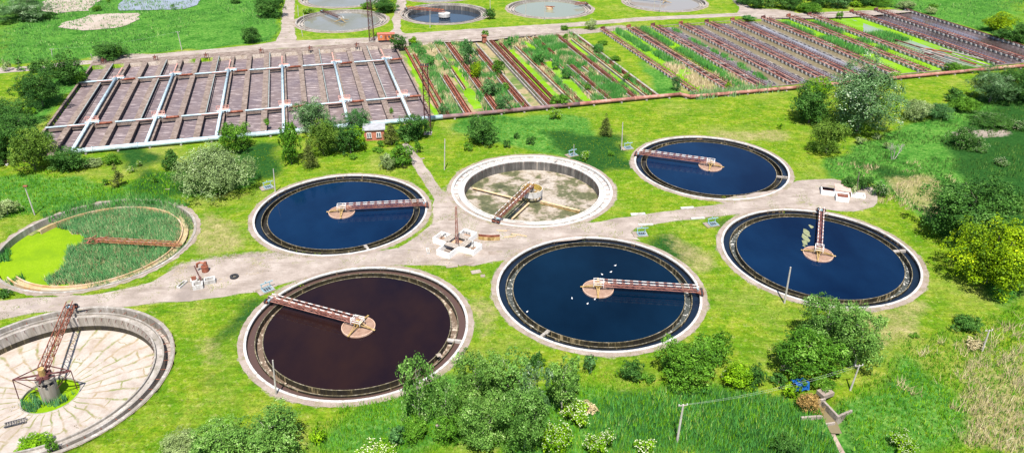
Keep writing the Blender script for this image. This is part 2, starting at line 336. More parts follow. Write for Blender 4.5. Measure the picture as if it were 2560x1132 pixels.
ZONES = dict(
 dirt=[[(430,660),(700,632),(740,650),(600,700),(470,735),(400,730)],[(230,140),(1000,108),(1000,122),(230,166)],[(1000,100),(1480,70),(1500,80),(1000,122)],[(1190,118),(1230,112),(1240,140),(1190,150)],
   [(1480,70),(1560,60),(1580,72),(1500,82)],[(2370,330),(2510,315),(2500,340),(2400,345)],[(1880,20),(1990,30),(2010,55),(1880,45)],[(2040,985),(2070,975),(2080,1000),(2050,1010)]],
 tall=[[(-40,560),(-40,440),(100,430),(250,470),(380,500),(300,505),(150,530)],[(-40,-10),(700,-10),(690,100),(640,110),(320,138),(-40,165)],[(940,950),(1250,960),(1480,960),(1560,1000),(1700,960),(1900,960),(2010,1000),(2100,1000),(2200,960),(2260,880),(2420,1040),(2420,1140),(700,1140),(900,1040)],
   [(1130,290),(1480,290),(1500,420),(1420,400),(1130,330)],[(2060,400),(2180,350),(2300,300),(2430,250),(2560,230),(2560,820),(2330,560),(2200,470),(2060,440)],[(1440,60),(1560,80),(1640,240),(1730,240),(1520,80)],[(2220,20),(2290,28),(2560,110),(2560,-10),(1900,-10)],
   [(460,120),(630,112),(700,60),(460,100)],[(100,330),(230,170),(160,160),(60,280)],[(250,480),(420,430),(650,380),(700,420),(620,470),(480,500)]],
 dark=[[(2600,170),(2540,200),(2440,290),(2360,350),(2380,430),(2480,500),(2600,640)],[(2120,400),(2240,420),(2400,470),(2560,600),(2560,640),(2420,600),(2300,490)],[(1500,990),(1700,960),(1950,980),(2080,1080),(2130,1140),(1480,1140)],  # right slope polygons put its shade into the ground colour; others are darker grass
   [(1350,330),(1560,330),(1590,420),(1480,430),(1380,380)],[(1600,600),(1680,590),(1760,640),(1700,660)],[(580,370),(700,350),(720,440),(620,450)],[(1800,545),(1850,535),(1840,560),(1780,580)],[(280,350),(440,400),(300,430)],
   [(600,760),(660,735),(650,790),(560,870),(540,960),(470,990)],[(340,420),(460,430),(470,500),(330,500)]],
 dry=[[(2390,1140),(2560,1140),(2560,880),(2420,960),(2380,1040)],[(2200,440),(2330,430),(2370,480),(2330,540),(2250,500)],[(1600,140),(1740,190),(1800,250),(1700,230)],
   [(500,840),(560,840),(560,930),(500,930)],[(1220,130),(1260,130),(1260,280),(1220,260)],[(1180,740),(1240,760),(1240,860),(1190,850)],[(1640,580),(1800,640),(1790,700),(1680,640)],[(2100,780),(2330,760),(2300,860),(2180,880)],
   [(520,520),(620,560),(600,640),(470,650)],[(1770,330),(1960,320),(2000,360),(1800,360)],[(200,330),(300,290),(240,350)],[(1500,640),(1520,700),(1480,680)]],
)
def grid_axis(a, b, fine, far_lo, far_hi):
    x = list(np.arange(a, b+.001, fine)); s = fine; v = b
    while v < far_hi: s *= 1.25; v += s; x.append(v)
    s = fine; v = a
    while v > far_lo: s *= 1.25; v -= s; x.insert(0, v)
    return np.array(x)
gx = grid_axis(-175, 215, .8, -3500, 3500); gy = grid_axis(62, 430, .7, -600, 5500)
XX, YY = np.meshgrid(gx, gy); xs = XX.ravel(); ys = YY.ravel()
def zmask(polys):
    m = np.zeros(xs.shape)
    wx = xs+(fbm(xs, ys, 9, 5)-.5)*7; wy = ys+(fbm(xs, ys, 9, 15)-.5)*9
    for P in polys: m = np.maximum(m, inpoly(wx, wy, W(P)).astype(float))
    m = m.reshape(XX.shape)
    for _ in range(9): m = (m+np.roll(m, 1, 0)+np.roll(m, -1, 0)+np.roll(m, 1, 1)+np.roll(m, -1, 1))/5
    return m.ravel()
zs = (fbm(xs, ys, 14, 3)-.5)*.5
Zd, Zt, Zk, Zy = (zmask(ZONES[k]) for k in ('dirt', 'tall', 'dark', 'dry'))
Zt = np.maximum(Zt, (ys > 440)*1.0)
near_t = np.full(xs.shape, 99.)
for k, (tx, ty) in TANKS.items():
    d = np.hypot(xs-tx, ys-ty); near_t = np.minimum(near_t, d)
    Zd = np.maximum(Zd, np.clip((21.5-d+(fbm(xs, ys, 3, 9)-.5)*1.8)/.9, 0, 1)*(.8 if k not in 'GH' else (.2 if k == 'G' else .35)))
flat = np.clip((near_t-20)/5, 0, 1)
uu = (xs-UO.x)*U.x+(ys-UO.y)*U.y; vv = (xs-UO.x)*V.x+(ys-UO.y)*V.y
bd = np.maximum(np.maximum(-uu, uu-360), np.maximum(vv-1, -90-vv))
flat = np.minimum(flat, np.clip((bd-3)/6, 0, 1))
for P in ROADS.values():
    m = inpoly(xs, ys, W(P)).astype(float).reshape(XX.shape)
    for _ in range(6): m = (m+np.roll(m, 1, 0)+np.roll(m, -1, 0)+np.roll(m, 1, 1)+np.roll(m, -1, 1))/5
    m = m.ravel(); Zd = np.maximum(Zd, m*.9); flat = np.minimum(flat, np.clip(1-m*3, 0, 1))
zs = zs*flat
zs[near_t < 19.65] = -7
zs[(uu > .3) & (uu < 187.6) & (vv < -.8) & (vv > -84)] = -3
zs[(uu > 199.2) & (uu < 354.5) & (vv < -.8) & (vv > -84.5)] = -3
for P in ([(140,70),(165,50),(230,34),(350,28),(356,42),(335,62),(235,81),(150,76)], [(90,38),(105,0),(125,-20),(275,-20),(245,15),(215,32)], [(290,34),(295,8),(318,-20),(525,-20),(495,18),(465,28),(400,32)]): zs[inpoly(xs, ys, W(P))] = -.1
STREAM = W([(2050,985),(2075,1010),(2092,1050),(2115,1100),(2135,1150)])
def seg_dist(x, y, pts):
    d = np.full(x.shape, 1e9)
    for a, b in zip(pts[:-1], pts[1:]):
        ax, ay, bx, by = a.x, a.y, b.x, b.y; t = np.clip(((x-ax)*(bx-ax)+(y-ay)*(by-ay))/((bx-ax)**2+(by-ay)**2), 0, 1)
        d = np.minimum(d, np.hypot(x-ax-t*(bx-ax), y-ay-t*(by-ay)))
    return d
sd = seg_dist(xs, ys, STREAM); zs = zs-np.clip(1.9-sd, 0, .9)*1.5
def ground_z(x, y):
    j = min(max(int(np.searchsorted(gx, x)), 1), len(gx)-1); i = min(max(int(np.searchsorted(gy, y)), 1), len(gy)-1)
    return float(zs.reshape(XX.shape)[i-1:i+1, j-1:j+1].max())
me = bpy.data.meshes.new('ground'); ny, nx = XX.shape
idx = np.arange(nx*ny).reshape(ny, nx); q = np.stack([idx[:-1, :-1], idx[:-1, 1:], idx[1:, 1:], idx[1:, :-1]], -1).reshape(-1, 4)
me.vertices.add(nx*ny); me.vertices.foreach_set('co', np.stack([xs, ys, zs], -1).astype(np.float32).ravel())
me.loops.add(q.size); me.loops.foreach_set('vertex_index', q.astype(np.int32).ravel())
me.polygons.add(len(q)); me.polygons.foreach_set('loop_start', np.arange(0, q.size, 4, dtype=np.int32)); me.polygons.foreach_set('use_smooth', np.ones(len(q), bool))
me.update(calc_edges=True)
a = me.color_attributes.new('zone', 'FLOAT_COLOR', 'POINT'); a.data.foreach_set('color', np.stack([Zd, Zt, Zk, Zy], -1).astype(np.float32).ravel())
m, n, b = newmat('grassland')
at = n.nodes.new('ShaderNodeAttribute'); at.attribute_name = 'zone'
sp = n.nodes.new('ShaderNodeSeparateColor'); n.links.new(at.outputs['Color'], sp.inputs[0])
def zthr(src, sc, amp, lo=.35, hi=.6, seed=0):
    f = noise(n, sc, 5, .7)
    x = n.nodes.new('ShaderNodeMath'); x.operation = 'MULTIPLY_ADD'; x.inputs[1].default_value = amp; x.inputs[2].default_value = -amp/2; n.links.new(f, x.inputs[0])
    y = n.nodes.new('ShaderNodeMath'); y.operation = 'ADD'; n.links.new(src, y.inputs[0]); n.links.new(x.outputs[0], y.inputs[1])
    return ramp(n, y.outputs[0], [(lo, 0.0), (hi, 1.0)])
big = noise(n, .045, 4, .6); mid = noise(n, .35, 5, .7); fine = noise(n, 2.2, 6, .75)
lawn = ramp(n, mid, [(.28, (.058, .135, .006)), (.42, (.095, .172, .008)), (.52, (.140, .200, .012)), (.62, (.185, .215, .026)), (.75, (.24, .235, .07))])
mid2 = noise(n, .12, 6, .7); vf = noise(n, .9, 6, .8)
lawn = mix(n, ramp(n, mid2, [(.42, 0.0), (.58, .85)]), lawn, ramp(n, mid, [(.3, (.042, .120, .006)), (.5, (.075, .160, .008)), (.7, (.115, .190, .012))]))
lawn = mix(n, ramp(n, big, [(.50, 0.0), (.70, .7)]), lawn, ramp(n, mid, [(.3, (.15, .19, .02)), (.7, (.25, .24, .075))]))
lawn = mix(n, ramp(n, vf, [(.54, 0.0), (.70, .7)]), lawn, (.30, .28, .11))
lawn = mix(n, ramp(n, vf, [(.32, .6), (.46, 0.0)]), lawn, (.040, .120, .008))
arcs = noise(n, .8, 3, .6, mp=((.12, 1.4, 1), (0, 0, R(-25))))
lawn = mix(n, .5, lawn, ramp(n, arcs, [(.35, .75), (.65, 1.3)]), 'MULTIPLY')
tallc = ramp(n, vf, [(.3, (.014, .070, .008)), (.45, (.040, .140, .018)), (.58, (.085, .195, .034)), (.72, (.19, .26, .08))])
tallc = mix(n, .9, tallc, ramp(n, noise(n, .11, 6, .75), [(.38, (.45, .60, .55)), (.5, (1, 1, 1)), (.64, (1.35, 1.15, 1.2))]), 'MULTIPLY')
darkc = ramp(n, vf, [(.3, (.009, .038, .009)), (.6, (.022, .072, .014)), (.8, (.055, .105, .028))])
dryc = ramp(n, mid, [(.3, (.13, .16, .03)), (.5, (.22, .20, .08)), (.7, (.34, .28, .15))])
dirtc = ramp(n, mid, [(.3, (.19, .145, .11)), (.5, (.245, .205, .175)), (.7, (.29, .25, .22))])
col = mix(n, zthr(sp.outputs[1], .25, .7, .25, .8), lawn, tallc)
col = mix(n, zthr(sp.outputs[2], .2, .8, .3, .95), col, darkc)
al = n.nodes.new('ShaderNodeMath'); al.operation = 'ADD'; al.inputs[1].default_value = 0; n.links.new(at.outputs['Alpha'], al.inputs[0])
col = mix(n, ramp(n, zthr(al.outputs[0], .6, 1.6, .4, 1.25), [(0, 0.0), (1, .85)]), col, dryc)
col = mix(n, zthr(sp.outputs[0], .9, 1.0, .40, .72), col, dirtc)
dist_d = ramp(n, noise(n, .3, 6, .75), [(.66, 0.0), (.74, .6)]); col = mix(n, dist_d, col, (.21, .19, .08))
col = mix(n, .8, col, ramp(n, fine, [(.30, .45), (.5, 1.0), (.70, 1.55)]), 'MULTIPLY')
n.links.new(col, b.inputs['Base Color']); b.inputs['Roughness'].default_value = 1; b.inputs['Specular IOR Level'].default_value = 0
bump(n, b, fine, .8, .35)
tag(link('ground', me, [m]), kind='structure')

# roads
def fill(name, pts, z, mat, jit=0.0, step=2.5, kind='structure', parent=None):
    import bmesh
    P = []
    for i in range(len(pts)):
        a, b_ = pts[i], pts[(i+1) % len(pts)]; L = (b_-a).length; k = max(1, int(L/step))
        for t in range(k):
            p = a.lerp(b_, t/k); P.append(Vector((p.x+random.uniform(-jit, jit), p.y+random.uniform(-jit, jit), z)))
    bm = bmesh.new(); vs_ = [bm.verts.new(p) for p in P]
    es = [bm.edges.new((vs_[i], vs_[(i+1) % len(vs_)])) for i in range(len(vs_))]
    bmesh.ops.triangle_fill(bm, use_beauty=True, use_dissolve=False, edges=es, normal=(0, 0, 1))
    bmesh.ops.recalc_face_normals(bm, faces=bm.faces)
    if bm.faces and sum(f.normal.z for f in bm.faces) < 0: bmesh.ops.reverse_faces(bm, faces=bm.faces)
    me = bpy.data.meshes.new(name); bm.to_mesh(me); bm.free()
    o = link(name, me, [mat], parent)
    if kind: o['kind'] = kind
    return o
m, n, b = newmat('worn_road')
mid = noise(n, .22, 5, .65); fine = noise(n, 3, 5, .7)
cc = ramp(n, mid, [(.3, (.190, .152, .126)), (.5, (.262, .215, .184)), (.7, (.335, .286, .252))])
cc = mix(n, .5, cc, ramp(n, fine, [(.3, .7), (.7, 1.25)]), 'MULTIPLY')
cc = mix(n, ramp(n, noise(n, .5, 5, .7, mp=((.22, 1, 1), (0, 0, R(-12)))), [(.52, 0.0), (.66, .75)]), cc, (.165, .13, .105))
cc = mix(n, ramp(n, noise(n, .07, 5, .7), [(.55, 0.0), (.66, .6)]), cc, (.17, .14, .125))
cc = mix(n, ramp(n, noise(n, .13, 6, .8), [(.60, 0.0), (.66, .8)]), cc, (.16, .165, .05))
n.links.new(cc, b.inputs['Base Color']); b.inputs['Roughness'].default_value = .9; bump(n, b, fine, .4, .05)
worn_road = m
fill('road', W(ROADS['near']), .03, worn_road, .35)
fill('road', W(ROADS['far']), .03, worn_road, .4)
sand_m = mottled('sand', [(.3, (.28, .225, .185)), (.7, (.35, .30, .26))], .15, dirt=(.24, .20, .15), dirt_scale=.1)
fill('sand', W([(145,66),(165,55),(230,38),(345,32),(352,42),(335,58),(300,70),(235,77),(190,75),(150,70)]), .06, sand_m, 1.2, 4)
fill('sand', W([(100,30),(110,5),(125,-12),(265,-12),(240,12),(215,28),(150,34)]), .06, sand_m, 1.2, 4)
fill('pond', W([(296,27),(300,10),(318,-12),(512,-12),(490,14),(465,23),(400,26)]), .06, pond_water, .8, 4)

gxk, gyk = TANKS['G']
# ------------------------------------------------------------------ vegetation
def blades(name, polys, dens, h, wd, mat, label=None, cat=None, kind='stuff', avoid=True, lean=.35, per=3, world=None, z=None, parent=None, patch=None, seed=1, zoff=0):
    """tufts of upright blades scattered over polygons: one countless growth"""
    rg = np.random.default_rng(seed); out = []; tin = []
    for P in (world or [W(p) for p in polys]):
        x0, x1 = min(p.x for p in P), max(p.x for p in P); y0, y1 = min(p.y for p in P), max(p.y for p in P)
        k = int((x1-x0)*(y1-y0)*dens)
        x = rg.uniform(x0, x1, k); y = rg.uniform(y0, y1, k); wp = 0 if (x1-x0) < 14 else min(4.0, .06*(x1-x0)); ok = inpoly(x+(fbm(x, y, 4, 8)-.5)*2*wp, y+(fbm(x, y, 4, 18)-.5)*2*wp, P)
        if world is not None and z is not None and abs(P[0].x-gxk) < 21 and abs(P[0].y-gyk) < 21: dG = np.hypot(x-gxk, y-gyk); ok &= (dG < 16.6) | (dG > 16.95)
        if avoid:
            for tx, ty in TANKS.values(): ok &= np.hypot(x-tx, y-ty) > (20.05 if tx < -75.8 and ty < 100 else 20.75)
            for Q in ROADS.values(): ok &= ~inpoly(x, y, W(Q))
            ok &= seg_dist(x, y, STREAM) > 1.3
        if patch: ok &= fbm(x, y, patch[0], patch[2] if len(patch) > 2 else 77) > patch[1]+rg.normal(0, .04, k)
        x = x[ok]; y = y[ok]; k = len(x)
        if k == 0: continue
        if z is None:
            j = np.clip(np.searchsorted(gx, x), 1, len(gx)-1); i = np.clip(np.searchsorted(gy, y), 1, len(gy)-1)
            zg = zs.reshape(XX.shape)[i, j]; bad = zg < -1.5; x = x[~bad]; y = y[~bad]; zg = zg[~bad]; k = len(x)
        else: zg = np.full(k, z)
        if z == -.7:
            for Q in DUCK:
                ok2 = ~inpoly(x+(fbm(x, y, 3, 8)-.5)*1.5, y, W(Q, -.7)); x = x[ok2]; y = y[ok2]; zg = zg[ok2]
            k = len(x)
        clump = fbm(x, y, 3.5, 5)
        for _ in range(per):
            a = rg.uniform(0, 2*math.pi, k); hh = h*rg.uniform(.55, 1.15, k)*(.6+.8*clump); ww = wd*rg.uniform(.6, 1.3, k)
            la = rg.uniform(0, 2*math.pi, k); ll = lean*hh*rg.uniform(.2, 1.3, k)
            ox = rg.normal(0, wd*1.2, k); oy = rg.normal(0, wd*1.2, k)
            bx, by = x+ox, y+oy
            p0 = np.stack([bx-np.cos(a)*ww/2, by-np.sin(a)*ww/2, zg+zoff-.1], -1); p1 = np.stack([bx+np.cos(a)*ww/2, by+np.sin(a)*ww/2, zg+zoff-.1], -1)
            p2 = np.stack([bx+np.cos(la)*ll, by+np.sin(la)*ll, zg+zoff+hh], -1)
            out.append(np.stack([p0, p1, p2], 1).reshape(-1, 3)); t = np.clip(rg.normal(.45, .22, k)+(clump-.5)*.6, 0, 1); tin.append(np.repeat(t, 3))
    me = np_mesh(name, np.concatenate(out), 3, np.concatenate(tin))
    return tag(link(name, me, [mat], parent), label, cat, kind=kind)

def leaves(n, rx, rz, zc, leaf, seed, shape='round', nl=22, spread=1.0, droop=0):
    rg = np.random.default_rng(seed); nrm = lambda v: v/np.maximum(np.linalg.norm(v, axis=-1, keepdims=True), 1e-6)
    d = nrm(rg.normal(size=(nl, 3))); 
    if shape == 'dome': d[:, 2] = np.abs(d[:, 2])*1.0-.15
    rad = rg.uniform(.30, .95, nl)[:, None]
    lc = d*rad*np.array([rx, rx, rz]); lr = rx*rg.uniform(.17, .44, nl)*spread*(1.25-.5*rad[:, 0])
    if shape == 'cone':
        t = rg.random(nl)**.8; lc = np.stack([rx*.55*(1-t)*np.cos(t*40), rx*.55*(1-t)*np.sin(t*40), rz*(2*t-1)], -1); lr = rx*(.62*(1-t)+.16)
    if shape == 'column':
        t = rg.random(nl); lc = np.stack([rx*.5*rg.normal(size=nl)*(1-.6*t), rx*.5*rg.normal(size=nl)*(1-.6*t), rz*(2*t-1)*.9], -1); lr = rx*(.55-.25*t)
    w_ = lr**2/np.sum(lr**2); li = rg.choice(nl, n, p=w_)
    ns = 12; sub = nrm(rg.normal(size=(nl, ns, 3))); sub[..., 2] = np.where(rg.random((nl, ns)) < .6, np.abs(sub[..., 2]), sub[..., 2]); si = rg.integers(0, ns, n)
    srad = rg.uniform(.75, 1.2, (nl, ns)); stint = rg.normal(0, .10, (nl, ns))
    dd = nrm(sub[li, si]+rg.normal(size=(n, 3))*.24)
    rr = lr[li]*srad[li, si]*np.clip(rg.normal(.92, .12, n), .3, 1.3)
    sq = np.array([1, 1, min(1.0, rz/rx*1.1)])
    p = lc[li]+dd*rr[:, None]*sq
    if droop: p[:, 2] -= droop*np.maximum(0, np.hypot(p[:, 0], p[:, 1])/rx-.5)**2*rx
    p[:, 2] += zc; keep = p[:, 2] > .05; p = p[keep]; dd = dd[keep]; li = li[keep]; k = len(p)
    nn = nrm(dd*.9+rg.normal(size=(k, 3))*.55+np.array([0, 0, .35]))
    a = nrm(np.cross(nn, rg.normal(size=(k, 3)))); b_ = np.cross(nn, a)
    s = leaf*rg.uniform(.55, 1.35, k)[:, None]
    v4 = np.stack([p-a*s*.6, p-b_*s*.38, p+a*s*.6, p+b_*s*.38], 1).reshape(-1, 3)
    lt = rg.normal(.42, .16, nl); t = np.clip(lt[li]+stint[li, si[keep]]+rg.normal(0, .17, k), 0, 1)
    return v4, np.repeat(t, 4), p, dd
def limbs(mb, h, r, spread, seed, n=6, base=.35):
    rd = random.Random(seed); top = Vector((rd.uniform(-.05, .05)*h, rd.uniform(-.05, .05)*h, h))
    m_ = top*.5+Vector((rd.uniform(-.04, .04)*h, rd.uniform(-.04, .04)*h, 0))
    mb.tube((0, 0, -.3), m_, r, r*.65, 8); mb.tube(m_, top, r*.65, r*.15, 6)
    for i in range(n):
        t = base+(1-base)*(i+.5)/n*.85; p = m_*(t/.5) if t < .5 else m_.lerp(top, (t-.5)/.5)
        a = rd.uniform(0, 6.28); q_ = p+Vector((math.cos(a)*spread*rd.uniform(.5, .8), math.sin(a)*spread*rd.uniform(.5, .8), h*rd.uniform(.12, .28)))
        mb.tube(p, q_, r*.38*(1.2-t), r*.08, 5)
        e = p.lerp(q_, .55); mb.tube(e, e+Vector((math.cos(a+1)*spread*.35, math.sin(a+1)*spread*.35, h*.12)), r*.18*(1.2-t), r*.05, 4)
# kind: (leaf material, shape, rz/rx , leaf factor, has blossom, trunk ratio)
KIND = dict(
    olivetree=('oliveleaf', 'round', .95, .9, 0, .04), silvertree=('silver', 'round', 1.15, .9, 0, .03), tree=('green', 'round', .95, 1, 0, .08), darktree=('dark', 'round', .95, 1, 0, .04), brighttree=('bright', 'round', .9, 1, 0, .03), limetree=('lime', 'round', .85, 1, 0, .06),
    poplar=('poplar', 'round', 1.15, .9, 0, .03), bluetree=('bluegreen', 'round', .95, .9, 0, .03), willow=('sage', 'dome', .85, .8, 0, .02), sagebush=('sage', 'dome', .9, .9, 0, .02),
    greenbush=('green', 'dome', .9, 1, 0, .02), darkbush=('dark', 'dome', .9, 1, 0, .02), brightbush=('bright', 'dome', .9, 1, 0, .02), limebush=('lime', 'dome', .9, 1, 0, .02),
    conifer=('olive', 'cone', 1.9, 1.25, 0, .06), brownbush=('brown', 'dome', .9, .8, 0, .02), strawbush=('straw', 'dome', .8, .9, 0, .02), flowerbush=('bright', 'dome', .85, .9, 1, .02),
    flowerdark=('dark', 'dome', .85, .9, 1, .02), column=('poplar', 'column', 2.0, 1.5, 0, .05), reedclump=('reed', 'dome', .9, .9, 0, .02))
PROTO = {}
NAMES = dict(olivetree='tree', silvertree='poplar_tree', tree='tree', darktree='tree', brighttree='tree', limetree='tree', poplar='poplar_tree', bluetree='tree', willow='willow_tree', sagebush='shrub', greenbush='bush', darkbush='bush',
             brightbush='bush', limebush='bush', conifer='conifer_tree', brownbush='bush', strawbush='bush', flowerbush='flowering_bush', flowerdark='flowering_bush', column='young_tree', reedclump='reed_clump')
def proto(kind, size, var):
    key = (kind, size, var)
    if key in PROTO: return PROTO[key]
    lm, shape, asp, lf, fl, tk = KIND[kind]; seed = sum(map(ord, kind))*7+ord(size)*3+var*101
    rx = 1.0; nl, cnt, leaf = {'S': (11, 900, .15), 'M': (26, 4200, .085), 'L': (55, 14000, .052), 'X': (85, 30000, .036)}[size]
    rz = asp
    zc = rz*(.80+tk*2) if shape == 'round' else (rz*(1+tk*2) if shape in ('cone', 'column') else rz*.45)
    v4, t, p, dd = leaves(cnt, rx, rz, zc, leaf*lf, seed, shape, nl if shape != 'cone' else nl+14, {'S': 1.15, 'M': 1.1, 'L': .95, 'X': .85}[size])
    zz = v4[:, 2]; hi = np.percentile(zz, 99.5); v4[:, 2] /= hi
    # unit tree: half width 1, height 1 (scaled per instance)
    r95 = np.percentile(np.hypot(v4[:, 0], v4[:, 1]), 97); v4[:, :2] /= r95
    cm = np_mesh('crown', v4, 4, t); cm.materials.append(LM[lm])
    tb = MB(); limbs(tb, .8, .05, .6, seed, 7 if size in 'LX' else 4, .25 if tk > .05 else .1)
    tm = bpy.data.meshes.new('trunk'); tm.from_pydata(tb.v, [], tb.f); tm.materials.append(pale_bark if lm in ('poplar', 'sage') else bark); tm.update()
    fm = None
    if fl:
        rg = np.random.default_rng(seed+1); out = (p[:, 2]/hi > .3); k = rg.choice(np.nonzero(out)[0], 130 if size == 'S' else 420)
        q_ = p[k]+dd[k]*leaf*.5; q_[:, 2] /= hi; q_[:, :2] /= r95
        s = leaf*.30
        f4 = np.stack([q_+np.array([-s, -s, 0]), q_+np.array([s, -s, s*.3]), q_+np.array([s, s, 0]), q_+np.array([-s, s, s*.3])], 1).reshape(-1, 3)
        fm = np_mesh('blossom', f4, 4, np.repeat(rg.random(len(q_)), 4)); fm.materials.append(LM['flower'])
    PROTO[key] = (cm, tm, fm); return PROTO[key]
tcount = 0
def plant(kind, xL, xR, yT, yB, label, group=None, cat=None, z0=None, lean=0):
    """a tree or bush seen in the photograph between xL..xR, yT..yB; stands on the ground at its real size"""
    global tcount; tcount += 1
    zb = 0 if z0 is None else z0
    mx = (xL+xR)/2; b0 = G(mx, yB, zb); dist = (Vector((0, 0, CAMH))-b0).length
    wm = (xR-xL)*dist/FPX; base = b0+Vector((0, min(.33*wm, 3.5), 0))
    if z0 is None: base.z = max(-.3, ground_z(base.x, base.y)) if True else 0
    h = .4
    while h < 30 and PX((base.x, base.y+.12*wm, base.z+h))[1] > yT: h += .1
    if cat is None: cat = 'tree' if 'tree' in NAMES[kind] else ('shrub' if NAMES[kind] == 'shrub' else ('reeds' if 'reed' in NAMES[kind] else 'bush'))
    size = 'S' if wm < 3.6 else ('M' if wm < 7.5 else ('L' if wm < 13 else 'X'))
    cm, tm, fm = proto(kind, size, tcount % 2)
    r = thing(NAMES[kind], label, cat, base, random.uniform(0, 6.28), group)
    r.scale = (wm/2, wm/2, h)
    if lean: r.rotation_euler = (0, lean, 0)
    link('crown', cm, parent=r); link('trunk', tm, parent=r)
    if fm: link('blossom', fm, parent=r)
    return r

# ------------------------------------------------------------------ round tanks
def tank(key, label, wet, water_m=None, ch_m=None, la_m=None, apron=20.95, group='round settling tanks'):
    x, y = TANKS[key]; t = thing('settling_tank', label, 'water tank', (x, y, 0), 0, group)
    rimmat = white_concrete
    # separate cross-section parts, each a ring
    MB().ring(19.47, 19.92, -2.4, .14).build('outer_wall', [rimmat], t)
    MB().ring(19.42, 19.466, -2.4, -.10).build('wall_band', [black_wall], t)  # thin black ring over the lower inner face of the outer wall
    MB().ring(19.9, apron, .035, .035, jit=.09).build('apron', [pale_paving], t)
    zc = -.62 if wet in ('wet',) else -1.5
    wallm = weir_stain if wet == 'wet' else dry_stain
    if wet == 'wet':
        MB().ring(17.95, 18.15, -2.4, -.25).build('channel_wall', [weir_stain], t)
        MB().ring(16.62, 16.8, -3, -.26).build('weir_wall', [weir_stain], t)
        MB().ring(18.15, 19.42, zc, zc).build('channel_water', [ch_m], t)
        MB().ring(16.8, 17.95, -1.35, -1.35).build('launder', [la_m], t)
        MB().disc(16.62, -.31).build('water', [water_m], t)
        rim = MB(); rim.ring(17.99, 18.1, -.25, -.22); rim.ring(16.66, 16.78, -.26, -.235)
        rim.build('weir_crest', [crest_m], t)
    return t
def feed_well(t, rad=3.05, m=None):
    f = MB().ring(rad-.14, rad, -1.2, .0, 48).build('feed_well', [m or salmon_rim], t)
    MB().disc(rad-.14, -.16, 48).build('scum', [scum], f)
    MB().tube((0, 0, -2), (0, 0, .9), .35, n=12).build('pillar', [yellow_rust], f)
salmon_rim = mottled('rusty_pink_rim', [(.3, (.34, .20, .13)), (.7, (.56, .40, .32))], 1.2)
faded_white = mottled('faded_white_paint', [(.3, (.42, .36, .33)), (.5, (.56, .53, .50)), (.7, (.66, .64, .62))], 1.5, rough=.6, bs=.1)
dull_red = mottled('dull_red_paint', [(.3, (.17, .075, .055)), (.5, (.30, .15, .115)), (.7, (.45, .30, .25))], 1.8, rough=.7, bs=.1)
stripe = [faded_white, dull_red]

